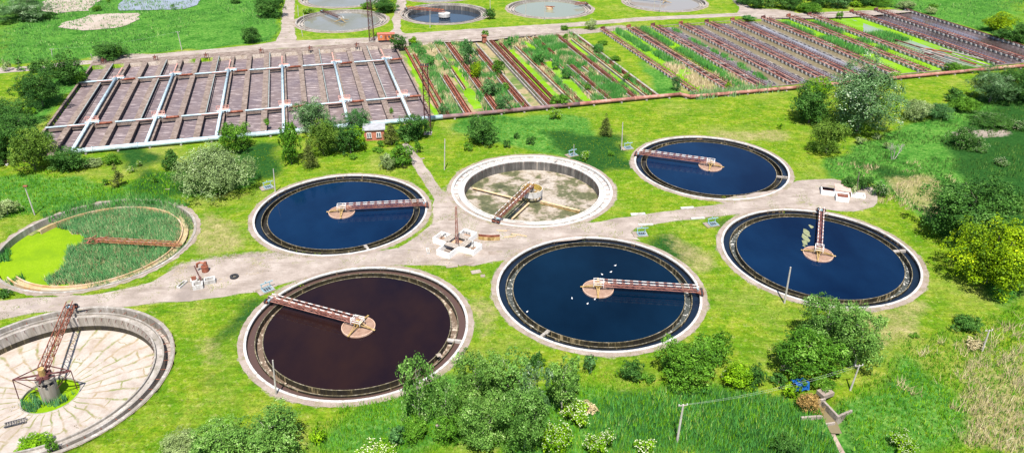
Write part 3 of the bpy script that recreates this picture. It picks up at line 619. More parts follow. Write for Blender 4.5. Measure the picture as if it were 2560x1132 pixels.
def make_bridge(length=19.6, z0=.75, ht=1.05, wd=.92, cross=True, main=rust_pink, striped=True, name='scraper_bridge', label='', wheel_end=True, yellow=yellow_rust, rad=3.05, web=None):
    web = web or main
    t = thing(name, label, 'bridge', (0, 0, 0), 0, 'rotating scraper bridges of the tanks')
    tr = MB(); n = int(length/1.45); dx = (length-.2)/n; x0 = -.6
    for s in (-1, 1):
        yy = s*wd/2
        tr.beam((x0, yy, z0), (length, yy, z0), .11)
        for i in range(n):
            a, b_ = .2+dx*i, .2+dx*(i+1)
            tr.beam((a, yy, z0), (a, yy, z0+ht), .06)
            if i % 2: tr.beam((a, yy, z0), (b_, yy, z0+ht), .065)
            else: tr.beam((a, yy, z0+ht), (b_, yy, z0), .065)
        tr.beam((x0, yy, z0+ht*.45), (length, yy, z0+ht*.45), .06)
    for i in range(n+1):
        a = .2+dx*i; tr.beam((a, -wd/2, z0), (a, wd/2, z0), .08)
        if i < n: tr.beam((a, -wd/2, z0), (a+dx, wd/2, z0), .06)
    tr.build('truss', [web], t)
    for s in (-1, 1):
        hr = MB(); k = 0; a = x0+.8
        while a < length-.3:
            b_ = min(a+(1.0 if k % 2 == 0 else .62), length-.3); hr.beam((a, s*wd/2, z0+ht+.05), (b_, s*wd/2, z0+ht+.05), .13, .13, m=k % 2); a = b_; k += 1
        hr.build('top_chord', stripe if striped else [main, web], t)
    dk = MB()
    if striped: dk.box((length*.52, 0, z0+.09), (length*.86, wd*.45, .05)); dk.build('walkway', [rust_dark], t)
    if wheel_end:
        cg = MB(); L = length
        cg.beam((L-.1, -.9, .62), (L-.1, 1.0, .62), .22, .22); cg.beam((L+.55, -.9, .62), (L+.55, 1.0, .62), .16, .18)
        cg.beam((L-.9, -.45, z0), (L+.6, -.75, .62), .14); cg.beam((L-.9, .45, z0), (L+.6, .8, .62), .14)
        cg.beam((L-.1, -.85, .6), (L+.55, -.85, .6), .14); cg.beam((L-.1, .95, .6), (L+.55, .95, .6), .14)
        cg.build('end_carriage', [rust], t)
        for s in (-.55, .6):
            wz = .14+.48; wb = MB(); wb.tube((L+.08, s, wz), (L+.42, s, wz), .48, n=20)
            wo = wb.build('tyre', [rubber], t); MB().tube((L+.04, s, wz), (L+.46, s, wz), .2, n=12).build('hub', [rust], wo)
        mo = MB(); mo.tube((L-.45, .05, .95), (L-.45, .75, .95), .24, n=14); mo.box((L-.45, -.1, .9), (.35, .3, .4)); mo.build('motor', [cyan_paint], t)
    if cross:
        cf = MB(); zz = .1
        for (ax, ay) in ((0, 1), (0, -1), (-1, 0)):
            px_, py_ = ax*(rad+.25), ay*(rad+.25); o1, o2 = (ay*.38, ax*.38), (-ay*.38, -ax*.38)
            cf.beam((o1[0], o1[1], z0), (px_, py_, zz), .11); cf.beam((o2[0], o2[1], z0), (px_, py_, zz), .11)
            cf.beam((0, 0, zz+.1), (px_, py_, zz), .12); cf.beam((px_*.86, py_*.86, zz+.02), (px_*1.05, py_*1.05, zz+.02), .32, .1)
        cf.box((0, 0, z0), (1.3, 1.2, .12)); cf.tube((0, 0, z0), (0, 0, z0+.6), .28, n=10)
        cf.build('cross_frame', [yellow], t)
        gr = MB()
        for a, b_ in (((-.9, -.8), (1.0, -.8)), ((1.0, -.8), (1.0, .8)), ((1.0, .8), (-.9, .8)), ((-.9, .8), (-.9, -.8))):
            for q_ in (1.0, .55): gr.beam((*a, z0+q_), (*b_, z0+q_), .07)
            gr.beam((*a, z0), (*a, z0+1.0), .07)
        gr.build('guard_rail', [white_paint], t)
    return t
def place_bridge(o, key, px, py, dz=0):
    x, y = TANKS[key]; e = G(px, py, .5); o.location = (x, y, dz); o.rotation_euler = (0, 0, math.atan2(e.y-y, e.x-x)); return o

tA = tank('A', 'round tank of dark blue water nearest the brick hut', 'wet', blue_water, channel_water, launder_wet); feed_well(tA)
tC = tank('C', 'round tank of deep blue water farthest right, behind the lawn wedge', 'wet', blue_water, channel_water, launder_wet); feed_well(tC)
tD = tank('D', 'round tank of deep blue water with algae flecks floating by its bridge', 'wet', blue_water, channel_water, launder_foam); feed_well(tD)
tE = tank('E', 'round tank of dark blue water with white gulls floating on it', 'wet', dark_water, channel_water, launder_foam); feed_well(tE)
tF = tank('F', 'round tank of dark brown water with a brown outer channel', 'wet', brown_water, brown_channel, launder_brown); feed_well(tF)
for key, t in (('A', tA), ('C', tC), ('D', tD), ('E', tE), ('F', tF)):
    # overflow box and cross wall in the channel
    ang = dict(A=R(-62), C=R(-20), D=R(5), E=R(-128), F=R(-12))[key]; ca, sa = math.cos(ang), math.sin(ang)
    MB().box((18.72*ca, 18.72*sa, -.35), (1.3, .5, .55), ang).box((17.35*ca, 17.35*sa, -.35), (1.25, .7, .3), ang).build('overflow_box', [concrete], t)
# algae flecks on D
al = MB()
for (px, py, s) in ((2028, 566, .5), (2017, 582, .9), (2015, 594, .9), (2012, 606, .6), (2010, 614, .35)):
    p = G(px, py, -.295); k = 11; al.poly([(p.x-TANKS['D'][0]+math.cos(i/k*6.28)*s*random.uniform(.5, 1.2), p.y-TANKS['D'][1]+math.sin(i/k*6.28)*s*1.9*random.uniform(.5, 1.2), -.295+.002*s) for i in range(k)])
al.build('algae', [mottled('algae_scum', [(.3, (.13, .15, .07)), (.7, (.24, .25, .15))], 2)], tD)

br = make_bridge(label='pink rusty scraper bridge with white rails over the tank beside the brick hut')
place_bridge(br, 'A', 1065, 513)
def bridge_copy(key, px, py, label):
    x, y = TANKS[key]; e = G(px, py, .5); return dup(br, (x, y, 0), math.atan2(e.y-y, e.x-x), label)
bridge_copy('C', 1589, 385, 'orange-pink scraper bridge reaching left over the farthest right blue tank')
bridge_copy('D', 2053, 526, 'scraper bridge running straight away from the viewer over the blue tank with algae flecks')
bridge_copy('E', 1757, 731, 'scraper bridge with red and white rails above the gulls')
bridge_copy('F', 672, 750, 'scraper bridge with red and white rails over the dark brown water')

# dry tank B
def dry_tank(key, label, floor_z, centre_z, floor_m, pit=0):
    dry_stain = bright_stain if key == 'B' else globals()['dry_stain']
    x, y = TANKS[key]; t = thing('settling_tank', label, 'water tank', (x, y, 0), 0, 'round settling tanks')
    MB().ring(19.35, 19.92, -2.2, .14).build('outer_wall', [dry_stain], t)
    MB().ring(19.9, 20.9 if key == 'B' else 20.05, .035, .035, jit=.1 if key == 'B' else .05).build('apron', [pale_paving], t)
    MB().ring(18.0, 18.25, -2.4, -.12).build('channel_wall', [dry_stain], t)
    MB().ring(16.7, 16.95, floor_z-.6, -.12).build('weir_wall', [dry_stain], t)
    cf_z, la_z = (-.55, -.38) if key == 'B' else (-1.75, -.5)
    MB().ring(16.66, 16.7, floor_z-.3, -.35 if key == 'B' else floor_z+1.0).build('wall_stain', [globals()['dark_stain'] if key == 'B' else weir_stain], t)
    MB().ring(18.25, 19.35, cf_z, cf_z).build('channel_floor', [white_concrete if key == 'B' else old_concrete], t)
    MB().ring(16.95, 18.0, la_z, la_z).build('launder', [white_concrete if key == 'B' else concrete], t)
    MB().disc(16.7, floor_z, r2=pit, z2=centre_z).build('floor', [floor_m], t)
    many('bracket', MB().beam((16.66, 0, -.2), (16.3, 0, -.7), .07), [rust_dark], t, [(0, 0, 0, i/72*2*math.pi) for i in range(72)])
    many('cross_bar', MB().beam((18.2, 0, -.35), (19.4, 0, -.35), .07), [rust], t, [(0, 0, 0, i/48*2*math.pi) for i in range(48)])
    return t
m, n, b = newmat('muddy_floor')
f1 = noise(n, .16, 6, .65); f2 = noise(n, 1.4, 5, .7)
cc = ramp(n, f1, [(.36, (.045, .050, .020)), (.47, (.095, .095, .042)), (.51, (.22, .18, .13)), (.60, (.34, .295, .25)), (.70, (.13, .105, .07))])
cc = mix(n, .6, cc, ramp(n, f2, [(.3, .5), (.7, 1.4)]), 'MULTIPLY'); n.links.new(cc, b.inputs['Base Color']); b.inputs['Roughness'].default_value = .6
tB = dry_tank('B', 'drained round tank with a muddy floor and ochre pipes lying across it', -2.75, -3.1, m, pit=0.01)
cb = thing('feed_drum', 'round yellow feed drum with a white skirt in the middle of the drained tank', 'drum', (TANKS['B'][0], TANKS['B'][1], 0))
MB().ring(2.6, 2.72, -1.5, .05, 48).build('skirt', [white_concrete], cb)
MB().ring(2.5, 2.6, -1.4, .04, 48).build('lining', [mottled('ochre_lining', [(.3, (.30, .20, .03)), (.7, (.50, .36, .10))], 2)], cb)
MB().tube((0, 0, -3.1), (0, 0, .5), .55, n=16).build('pillar', [concrete], cb)
lg = MB()
for i in range(6): a = i*math.pi/3; lg.beam((2.6*math.cos(a), 2.6*math.sin(a), -1.4), (1.8*math.cos(a), 1.8*math.sin(a), -3.2), .16)
for i in range(4): a = i*math.pi/2+.3; lg.beam((0, 0, -1.2), (2.6*math.cos(a), 2.6*math.sin(a), -.6), .14)
lg.build('legs', [yellow_rust], cb)
for (p1, p2, lab, r_) in (((1178, 467), (1345, 505), 'long ochre pipe lying left of the feed drum in the drained tank', .24), ((1452, 508), (1352, 486), 'long ochre pipe lying right of the feed drum in the drained tank', .24), ((1278, 548), (1320, 510), 'ochre pipe lying toward the viewer in the drained tank', .26)):
    pass
def floor_pipe(p1, p2, lab, z=-2.2):
    a, b_ = G(*p1, z), G(*p2, z-.2); t = thing('scraper_pipe', lab, 'pipe', (0, 0, 0), 0, 'ochre pipes in the drained tank')
    MB().tube(a, b_, .24, n=12).build('pipe', [ochre_pipe], t); f = MB()
    k = 6
    for i in range(k):
        p = a.lerp(b_, (i+.5)/k); f.beam(p+Vector((0, 0, -.2)), Vector((p.x, p.y, -3.0)), .1)
    d = (b_-a).normalized().cross(Vector((0, 0, 1)))*.35
    f.quad(a-d+Vector((0, 0, -.55)), b_-d+Vector((0, 0, -.55)), b_-d+Vector((0, 0, -.15)), a-d+Vector((0, 0, -.15)))
    f.build('blade', [yellow_rust], t)
floor_pipe((1182, 470), (1305, 500), 'long ochre pipe lying left of the feed drum in the drained tank')
floor_pipe((1450, 527), (1352, 503), 'long ochre pipe lying right of the feed drum in the drained tank')
floor_pipe((1280, 547), (1322, 508), 'short ochre pipe lying toward the viewer in the drained tank')
bb = make_bridge(label='brown rusty scraper bridge standing over the drained muddy tank', main=yellow_rust, web=rust, cross=False, ht=1.0, wd=1.2)
place_bridge(bb, 'B', 1247, 546)

# dry tank H with cracked slabs
m, n, b = newmat('cracked_slabs')
tc = n.nodes.new('ShaderNodeTexCoord').outputs['Object']
grad = n.nodes.new('ShaderNodeSeparateXYZ'); n.links.new(tc, grad.inputs[0])
def mth(op, a, b_=None):
    x = n.nodes.new('ShaderNodeMath'); x.operation = op
    for i, s in enumerate((a, b_)):
        if s is None: continue
        if isinstance(s, (int, float)): x.inputs[i].default_value = s
        else: n.links.new(s, x.inputs[i])
    return x.outputs[0]
ang = mth('ARCTAN2', grad.outputs[1], grad.outputs[0]); rad = mth('SQRT', mth('ADD', mth('POWER', grad.outputs[0], 2.0), mth('POWER', grad.outputs[1], 2.0)))
cb3 = n.nodes.new('ShaderNodeCombineXYZ'); wob = noise(n, .5, 3, .6)
wob2 = noise(n, .16, 3, .6)
n.links.new(mth('ADD', mth('MULTIPLY', rad, 1.0), mth('MULTIPLY', wob2, 3.5)), cb3.inputs[0]); n.links.new(mth('ADD', mth('MULTIPLY', ang, 7.6), mth('MULTIPLY', wob2, 1.6)), cb3.inputs[1])
bk = n.nodes.new('ShaderNodeTexBrick'); n.links.new(cb3.outputs[0], bk.inputs['Vector']); bk.inputs['Scale'].default_value = 1; bk.inputs['Brick Width'].default_value = 6.5; bk.inputs['Row Height'].default_value = 1.45; bk.inputs['Mortar Size'].default_value = .24; bk.inputs['Mortar Smooth'].default_value = 1.0
crack = mth('MULTIPLY', bk.outputs['Fac'], ramp(n, noise(n, .5, 6, .8), [(.40, 0.15), (.54, 1.25)]))
base = ramp(n, noise(n, .3, 6, .7), [(.3, (.25, .20, .165)), (.5, (.33, .285, .25)), (.7, (.37, .335, .30))])
base = mix(n, .4, base, ramp(n, noise(n, 3, 4, .7), [(.3, .7), (.7, 1.2)]), 'MULTIPLY')
cc = mix(n, crack, base, ramp(n, noise(n, .4, 3, .5), [(.42, (.24, .18, .11)), (.6, (.14, .155, .045))]))
cc = mix(n, ramp(n, noise(n, .22, 5, .7), [(.50, 0.0), (.68, .7)]), cc, (.25, .19, .135))
n.links.new(cc, b.inputs['Base Color']); b.inputs['Roughness'].default_value = .85; bump(n, b, noise(n, 2, 4, .6), .3, .06)
tH = dry_tank('H', 'empty round tank with a cracked bare concrete floor in the near left corner', -3.0, -3.75, m, pit=4.4)
hx, hy = TANKS['H']
pp = MB(); pp.ring(4.38, 4.6, -4.6, -3.74, 48); pp.build('pit_wall', [concrete], tH)
MB().disc(4.4, -4.2, 48).build('duckweed', [tank_duckweed], tH)
tw = thing('pillar_tower', 'grey concrete pillar with dark openings in the pit of the empty cracked tank', 'pillar', (hx, hy, 0))
p = MB(); p.ring(1.2, 1.4, -4.5, -1.2, 32); p.ring(1.1, 1.5, -.45, .05, 32); p.disc(1.3, .03, 32)
for i in range(8): a = i*math.pi/4; p.box((1.27*math.cos(a), 1.27*math.sin(a), -.82), (.26, .26, .76), a)
p.build('shaft', [dry_stain], tw); MB().tube((0, 0, -1.2), (0, 0, -.45), 1.05, n=24).build('core', [dark_metal], tw)
bh = make_bridge(label='tall red-brown rusty lattice bridge over the cracked empty tank', main=rust, web=rust, striped=False, cross=False, ht=1.4, wd=1.05, z0=.6, yellow=yellow_rust, length=19.6, wheel_end=True)
cf = MB(); L_ = R(15)
for s in (1, -1):
    tip = Vector((-.6, s*4.3, .9)); cf.beam((-.2, 0, .8), tip, .22); cf.beam((1.5, 0, 1.4), tip, .14); cf.beam((-1.6, 0, .7), tip, .12)
    cf.beam(tip, (tip.x-.1, tip.y*1.02, -3.0), .12); cf.beam(tip, (-.3, s*1.2, -2.6), .09)
cf.box((0, 0, .45), (2.0, 1.8, .5)); cf.beam((-2.4, 0, .6), (2, 0, .7), .3)
cf.build('cross_arm', [rust_dark], bh)
gb = MB(); gb.tube((-.3, 0, .5), (-.3, 0, 2.0), .5, n=12); gb.tube((.5, .3, .7), (.5, .3, 1.7), .3, n=10); gb.build('gearbox', [yellow_rust], bh)
place_bridge(bh, 'H', 175, 780)
blades('reeds', None, 6, 1.3, .16, LM['tankreed'], 'green reeds growing round the pillar in the pit of the cracked tank', 'reeds', world=[[Vector((hx+dx, hy+dy, 0)) for dx, dy in ((-3.9, -2.2), (-3.6, .6), (-1.8, -.6), (0, -1.6), (1.8, -.6), (3.6, 1.2), (3.9, -.2), (2.0, -2.6), (.2, -2.2), (-.6, -3.9), (-2.4, -3.6))]], z=-4.2, avoid=False, per=6, lean=.2)
blades('weeds', None, .5, .35, .12, LM['straw'], 'dry weeds in the cracks of the empty tank floor', 'weeds', world=[[Vector((hx+15*math.cos(a/10*6.28), hy+15*math.sin(a/10*6.28), 0)) for a in range(10)]], z=-3.3, avoid=False, per=3, patch=(3, .62))
gt = thing('fallen_grating', 'grey grating lying on the cracked tank floor left of the pit', 'grating', G(38, 1056, -3.3), R(25))
g_ = MB()
for i in range(9): g_.beam((-1.4+i*.35, -.45, .08), (-1.4+i*.35, .45, .08), .1)
g_.build('bar_set', [concrete], gt); MB().beam((-1.5, -.5, .06), (1.5, -.5, .06), .14).beam((-1.5, .5, .06), (1.5, .5, .06), .14).build('frame', [dark_metal], gt)

# overgrown tank G
gxk, gyk = TANKS['G']
g_duck = mottled('pond_duckweed', [(.3, (.125, .22, .002)), (.5, (.15, .25, .002)), (.7, (.17, .265, .006))], .3, rough=.9, scale2=3.5, bs=.05, dirt=(.11, .20, .003), dirt_scale=.13)
tG = thing('settling_tank', 'abandoned round tank choked with reeds and lime green duckweed', 'water tank', (gxk, gyk, 0), 0, 'round settling tanks')
MB().ring(19.35, 19.9, -2.4, .14).build('outer_wall', [dry_stain], tG)
MB().ring(19.9, 20.7, .03, .03, jit=.3).build('apron', [pale_paving], tG)
MB().ring(16.7, 16.92, -2.6, -.3, a0=R(-128), a1=R(161)).build('weir_wall', [mottled('ochre_stained_concrete', [(.3, (.36, .20, .07)), (.5, (.44, .30, .17)), (.7, (.46, .40, .33))], .25)], tG)
MB().ring(17.95, 18.2, -2.4, -.35, a0=R(-132), a1=R(-20)).build('channel_wall', [mottled('orange_stained_concrete', [(.35, (.42, .24, .09)), (.5, (.42, .34, .24)), (.7, (.40, .37, .32))], .3)], tG)
MB().ring(16.9, 17.95, -.75, -.75, a0=R(-128), a1=R(161)).build('launder', [mottled('straw_bed', [(.3, (.26, .2, .1)), (.7, (.45, .36, .22))], .6)], tG)
MB().ring(18.2, 19.35, -1.3, -1.3, a0=R(-135), a1=R(165)).build('channel_floor', [mottled('weedy_bed', [(.3, (.08, .13, .02)), (.7, (.3, .26, .14))], .6)], tG)
MB().disc(19.34, -1.40).build('duckweed', [g_duck], tG)
def circ(cx, cy, r0, k=40, a0=0, a1=360): return [Vector((cx+r0*math.cos(R(a0+(a1-a0)*i/k)), cy+r0*math.sin(R(a0+(a1-a0)*i/k)), 0)) for i in range(k+1)]
def ringpoly2(r0, r1, a0, a1): return circ(gxk, gyk, r0, 24, a0, a1)+list(reversed(circ(gxk, gyk, r1, 24, a0, a1)))
reedP = W([(138,562),(140,545),(200,528),(300,512),(400,512),(445,530),(452,560),(448,600),(425,630),(405,650),(330,690),(230,708),(125,712),(128,690),(160,668),(172,640),(185,618),(212,612),(215,590),(170,580)], -1.3)
cl = [p for p in reedP]
blades('reeds', None, 13, 1.5, .13, LM['tankreed'], 'thick green reeds filling the right part of the overgrown tank', 'reeds', world=[cl], z=-1.35, avoid=False, per=4, lean=.45, seed=3)
blades('reeds', None, 7, 1.0, .12, LM['straw'], 'straw coloured dry reeds round the edge of the overgrown tank', 'reeds', world=[ringpoly2(15.0, 18.0, -42, 62), W([(120,705),(230,700),(240,720),(150,725)], -1.3), W([(250,515),(380,500),(440,515),(380,520)], -1.3), cl], z=-1.3, avoid=False, per=4, lean=.8, seed=4, patch=(3, .40))
# greenery in the ring channels
def ringpoly(cx, cy, r0, r1, a0, a1): return circ(cx, cy, r0, 24, a0, a1)+list(reversed(circ(cx, cy, r1, 24, a0, a1)))
blades('reeds', None, 6, 1.7, .14, LM['reed'], 'tall reeds spilling over the far rim of the overgrown tank', 'reeds', world=[ringpoly(gxk, gyk, 18.3, 21.8, 50, 150)], z=-.2, avoid=False, per=4, seed=66, patch=(4, .36))
blades('reeds', None, 5, 1.9, .18, LM['reedpale'], 'pale reeds in the outer channel of the overgrown tank', 'reeds', world=[ringpoly(gxk, gyk, 17.1, 19.3, 20, 150), ringpoly(gxk, gyk, 17.1, 19.3, -70, 0)], z=-1.5, avoid=False, per=4, seed=6)
blades('reeds', None, 6, 1.6, .22, LM['reed'], 'dark reeds at the left edge of the duckweed in the overgrown tank', 'reeds', world=[W([(-10,625),(20,625),(25,650),(-10,655)], -1), W([(20,700),(60,690),(65,708),(20,715)], -1)], z=-1.4, avoid=False, per=5, seed=8)
bg_ = make_bridge(label='collapsed rusty brown bridge lying among the reeds of the overgrown tank', main=rust_pink, web=orange_rust2, striped=False, cross=False, ht=.6, wd=.9, z0=.15, length=18.6, wheel_end=False)
wk = MB(); rd2 = random.Random(9)
for i in range(16):
    a = rd2.uniform(0, 6.28); p = Vector((rd2.uniform(-2, .8), rd2.uniform(-1.4, 1.4), rd2.uniform(.1, .6))); wk.beam(p, p+Vector((math.cos(a)*rd2.uniform(1, 2.8), math.sin(a)*rd2.uniform(.8, 2), rd2.uniform(-.4, .4))), rd2.uniform(.08, .2))
wk.build('wrecked_frame', [rust], bg_)
place_bridge(bg_, 'G', 452, 610)

# far tanks
def far_tank(key, label, wm, wz=-.45, drop=None):
    x, y = TANKS[key]; t = thing('settling_tank', label, 'water tank', (x, y, 0), 0, 'round settling tanks')
    MB().ring(19.55, 20.2, -2.6, .35, 96).build('outer_wall', [dry_stain], t)
    MB().ring(20.18, 21.3, .035, .035, 96, jit=.3).build('apron', [pale_paving], t)
    MB().ring(17.9, 18.3, -2.6, -.1, 96).build('channel_wall', [dry_stain], t)
    MB().ring(16.7, 17.0, -3.4, -.15, 96).build('weir_wall', [dark_stain if key == 'J' else dry_stain], t)
    MB().ring(18.3, 19.55, -1.0, -1.0, 96).build('channel_floor', [concrete], t); MB().ring(17.0, 17.9, -.7, -.7, 96).build('launder', [concrete], t)
    MB().disc(16.7, wz, 96).build('water', [wm], t); return t
far_tank('I', 'pale water tank behind the far road, left of the gravel path', pale_water)
far_tank('J', 'half drained tank with dark water and a white drum on legs', water('dark_pool', (.02, .03, .045)), -2.1)
far_tank('K', 'pale water tank with a small yellow block in its middle', water('pale_green_water', (.17, .18, .13)))
far_tank('L', 'pale brown water tank at the top edge right of centre', water('pale_brown_water', (.20, .17, .14)))
far_tank('M', 'pale water tank cut by the top edge beside the vertical track', pale_water)
far_tank('N', 'pale tank whose near rim just shows at the top edge behind the drum tank', pale_water)
fb = make_bridge(label='dark scraper bridge over the pale tank left of the lattice mast', main=rust_dark, web=rust_dark, striped=False, ht=.9)
place_bridge(fb, 'I', 803, 28)
fb2 = make_bridge(label='orange rusty bridge reaching the white drum of the half drained tank', main=orange_rust, web=rust, striped=False, cross=False, ht=1.0, yellow=rust)
place_bridge(fb2, 'J', 1025, 24)
x, y = TANKS['J']; dr = thing('feed_drum', 'white concrete drum on dark legs in the half drained tank', 'drum', (x, y, 0))
MB().ring(2.5, 2.75, -1.3, .2, 32).disc(2.6, .1, 32).build('skirt', [white_concrete], dr)
d_ = MB()
for i in range(12): a = i*math.pi/6; d_.beam((2.3*math.cos(a), 2.3*math.sin(a), -1.3), (2.3*math.cos(a), 2.3*math.sin(a), -3), .3)
d_.build('legs', [dark_stain], dr)
x, y = TANKS['K']; dr = thing('feed_drum', 'small yellowish block with rusty arms in the middle of the pale green tank', 'drum', (x, y, 0))
MB().ring(1.2, 1.7, -.9, .7, 24).disc(1.6, .6, 24).build('skirt', [ochre_pipe], dr); MB().beam((-2.4, .6, .9), (2.4, -.4, .9), .25).beam((-1.2, 1.5, .8), (1.2, -1.5, .8), .25).build('arms', [rust], dr)
fk = make_bridge(label='red-brown bridge over the rim of the pale green tank', main=rust, web=rust, striped=False, cross=False, ht=.8, length=6); x, y = TANKS['K']; e = G(1478, 12); v_ = (Vector((x, y, 0))-e).normalized()
fk.location = Vector((x, y, 0))-v_*13.6; fk.rotation_euler = (0, 0, math.atan2(-v_.y, -v_.x))
fl_ = make_bridge(label='dark red bridge over the pale brown tank at the top edge', main=rust, web=rust_dark, striped=False, cross=True, ht=.9); place_bridge(fl_, 'L', 1590, -4)

# ------------------------------------------------------------------ rectangular aeration basin
shaded_wet_wall = mottled('shaded_wet_black_wall', [(.3, (.012, .012, .018)), (.7, (.035, .032, .045))], .8, rough=.5)  # shade of the slots beside the dividers, put into the wet concrete colour
ab = thing('aeration_basin', 'rectangular basin of brown churning water divided into eighteen lanes', 'basin')
NL = 18; LW = 111.2/NL; Dp = 84.0
def slab(mb, u0, u1, v0, v1, z0, z1, m=0):
    mb.hexa([uv(u0, v0, z0), uv(u1, v0, z0), uv(u1, v1, z0), uv(u0, v1, z0), uv(u0, v0, z1), uv(u1, v0, z1), uv(u1, v1, z1), uv(u0, v1, z1)], m); return mb
slab(MB(), 0, 111.2, -Dp, 0, -1.4, -1.3).build('water', [aer_water], ab)
for k in range(NL+1):
    u0 = k*LW; hw = .35 if k in (0, NL) else (.85 if k % 3 != 2 else .75)
    mb = slab(slab(MB(), u0-hw, u0+hw, -Dp, 0, -.02, .12), u0-hw+.06, u0+hw-.06, -Dp, 0, -3, -.02, 1)
    if k % 3 == 1 and k not in (0, NL): slab(mb, u0+hw, u0+hw+.12, -Dp, 0, -.25, .2)
    mb.build('divider_wall' if k not in (0, NL) else 'side_wall', [basin_wall, shaded_wet_wall], ab)
slab(MB(), -.5, 111.7, 0, 5.0, -3, .13).build('end_walkway', [basin_wall], ab)
slab(MB(), -.5, 111.7, -Dp-1.6, -Dp, -3, .1).build('near_walkway', [basin_wall], ab)
for vr in (-21.6, -64.5):
    mb = MB()
    for k in range(NL):
        u0 = k*LW+1.0; slab(mb, u0, u0+LW-2.0, vr-.15, vr+.95, -.75, .06)
    mb.build('cross_beam', [basin_wall], ab)
edge_rail = mottled('pale_edge_channel', [(.3, (.16, .18, .17)), (.7, (.28, .30, .29))], .6)
for k in (1, 4, 7, 10, 13, 16):
    u0 = k*LW+1.0
    for v0, v1 in ((0, -20), (-23, -63)):
        t = tag(slab(MB(), u0+.12, u0+.4, v1, v0, .1, .42).build('pipe_channel', [edge_rail]), 'thin pale channel on the %s inner divider, %s' % (['first', '', '', 'fourth', '', '', 'seventh', '', '', 'tenth', '', '', 'thirteenth', '', '', 'sixteenth'][k-1], 'far stretch' if v0 == 0 else 'middle stretch'), 'channel', 'pale channels along the dividers')
ordn = ['leftmost', 'second from left', 'third from left', 'third from right', 'second from right', 'rightmost']
for i in range(6):
    k = 2+3*i; u0 = k*LW+.15
    a, b_ = uv(u0-.5, -20.5, .95), uv(u0-.5, -Dp-.8, .95)
    t = thing('air_pipe', 'pale blue pipe along a basin divider, %s of the six' % ordn[i], 'pipe', (0, 0, 0), 0, 'pale blue pipes along the basin dividers')
    MB().tube(a, b_, .42, n=16).build('pipe', [cyan_pipe], t, smooth=True)
    MB().tube(a, uv(u0-.5, -8, .8), .2, n=10).build('thin_pipe', [salmon_paint], t)
    for j in range(9): p = a.lerp(b_, (j+.3)/9); MB().box((p.x, p.y, .3), (.9, .3, .55), AX).build('support', [concrete], t)
    for vi, vr in enumerate((-21.0, -64.0)):
        pf = thing('valve_platform', 'red railed valve platform on the %s pale blue pipe, %s row' % (ordn[i], ('far', 'near')[vi]), 'platform', uv(u0, vr, 0), AX, 'valve platforms on the basin')
        MB().box((0, 1.2, 1.0), (3.6, 1.6, .1)).build('deck', [salmon_paint], pf)
        rl = MB()
        for z in (1.5, 1.95): rl.beam((-1.8, 2.0, z), (1.8, 2.0, z), .09).beam((-1.8, .4, z), (-1.8, 2.0, z), .09).beam((1.8, .4, z), (1.8, 2.0, z), .09)
        for x_ in (-1.8, -.9, 0, .9, 1.8): rl.beam((x_, 2.0, 1.0), (x_, 2.0, 1.95), .09)
        rl.build('handrail', [salmon_paint if vi else concrete], pf)
        mf = MB(); mf.tube((-1.7, 0, .9), (2.2, 0, .9), .2, n=10)
        for x_ in (-1.4, -.9, 1.2, 1.7, 2.1): mf.tube((x_, 1.2, .75), (x_, -.9, .75), .13, n=8); mf.tube((x_, .3, .7), (x_, .3, 1.4), .1, n=6)
        mf.build('manifold', [cyan_pipe], pf)
        lg = MB()
        for x_ in (-1.6, 1.6): lg.beam((x_, .5, -1), (x_, .5, 1), .14).beam((x_, 1.8, -1), (x_, 1.8, 1), .14)
        lg.build('legs', [rust], pf)
for ri, vr in enumerate((-21.6, -64.5)):
    for i in range(6):
        u0 = i*3*LW+(.2 if i else 0); um = u0+2*LW-.3
        t = tag(MB().tube(uv(u0+.4, vr, .55), uv(um+.6, vr, .55), .25, n=12).build('cross_pipe', [cyan_pipe], smooth=True), 'pale blue cross pipe just left of the %s air pipe, %s row' % (ordn[i], ('far', 'near')[ri]), 'pipe', 'cross pipes over the basin lanes')
        t = tag(MB().tube(uv(um+1.8, vr, .5), uv(u0+3*LW-.3, vr, .5), .34, n=12).build('cross_pipe', [rust], smooth=True), 'rusty cross pipe just right of the %s air pipe, %s row' % (ordn[i], ('far', 'near')[ri]), 'pipe', 'cross pipes over the basin lanes')
        tag(MB().beam(uv(u0+LW, vr-.55, .62), uv(um-.4, vr-.55, .62), .16).build('red_rail', [salmon_paint]), 'thin salmon rail beside the cross pipe at the %s air pipe, %s row' % (ordn[i], ('far', 'near')[ri]), 'rail', 'thin rails beside the cross pipes')
# small hoists on the far walkway
for i, (px, py) in enumerate(((260, 160), (390, 152), (517, 146), (654, 134), (776, 128), (893, 120))):
    t = thing('rusty_hoist', 'small rusty gate hoist on the far basin walkway, %s' % ordn[i], 'hoist', G(px, py, .12), AX, 'gate hoists on the far basin edge')
    MB().beam((-.7, 0, 0), (-.7, 0, 1.6), .18).beam((.7, 0, 0), (.7, 0, 1.6), .18).beam((-.9, 0, 1.6), (.9, 0, 1.6), .25).build('frame', [rust_dark], t)
    MB().tube((-.15, 0, .2), (-.15, 0, 2.3), .12, n=8).box((-.15, 0, 1.2), (.6, .5, .5)).build('gearbox', [rust], t)
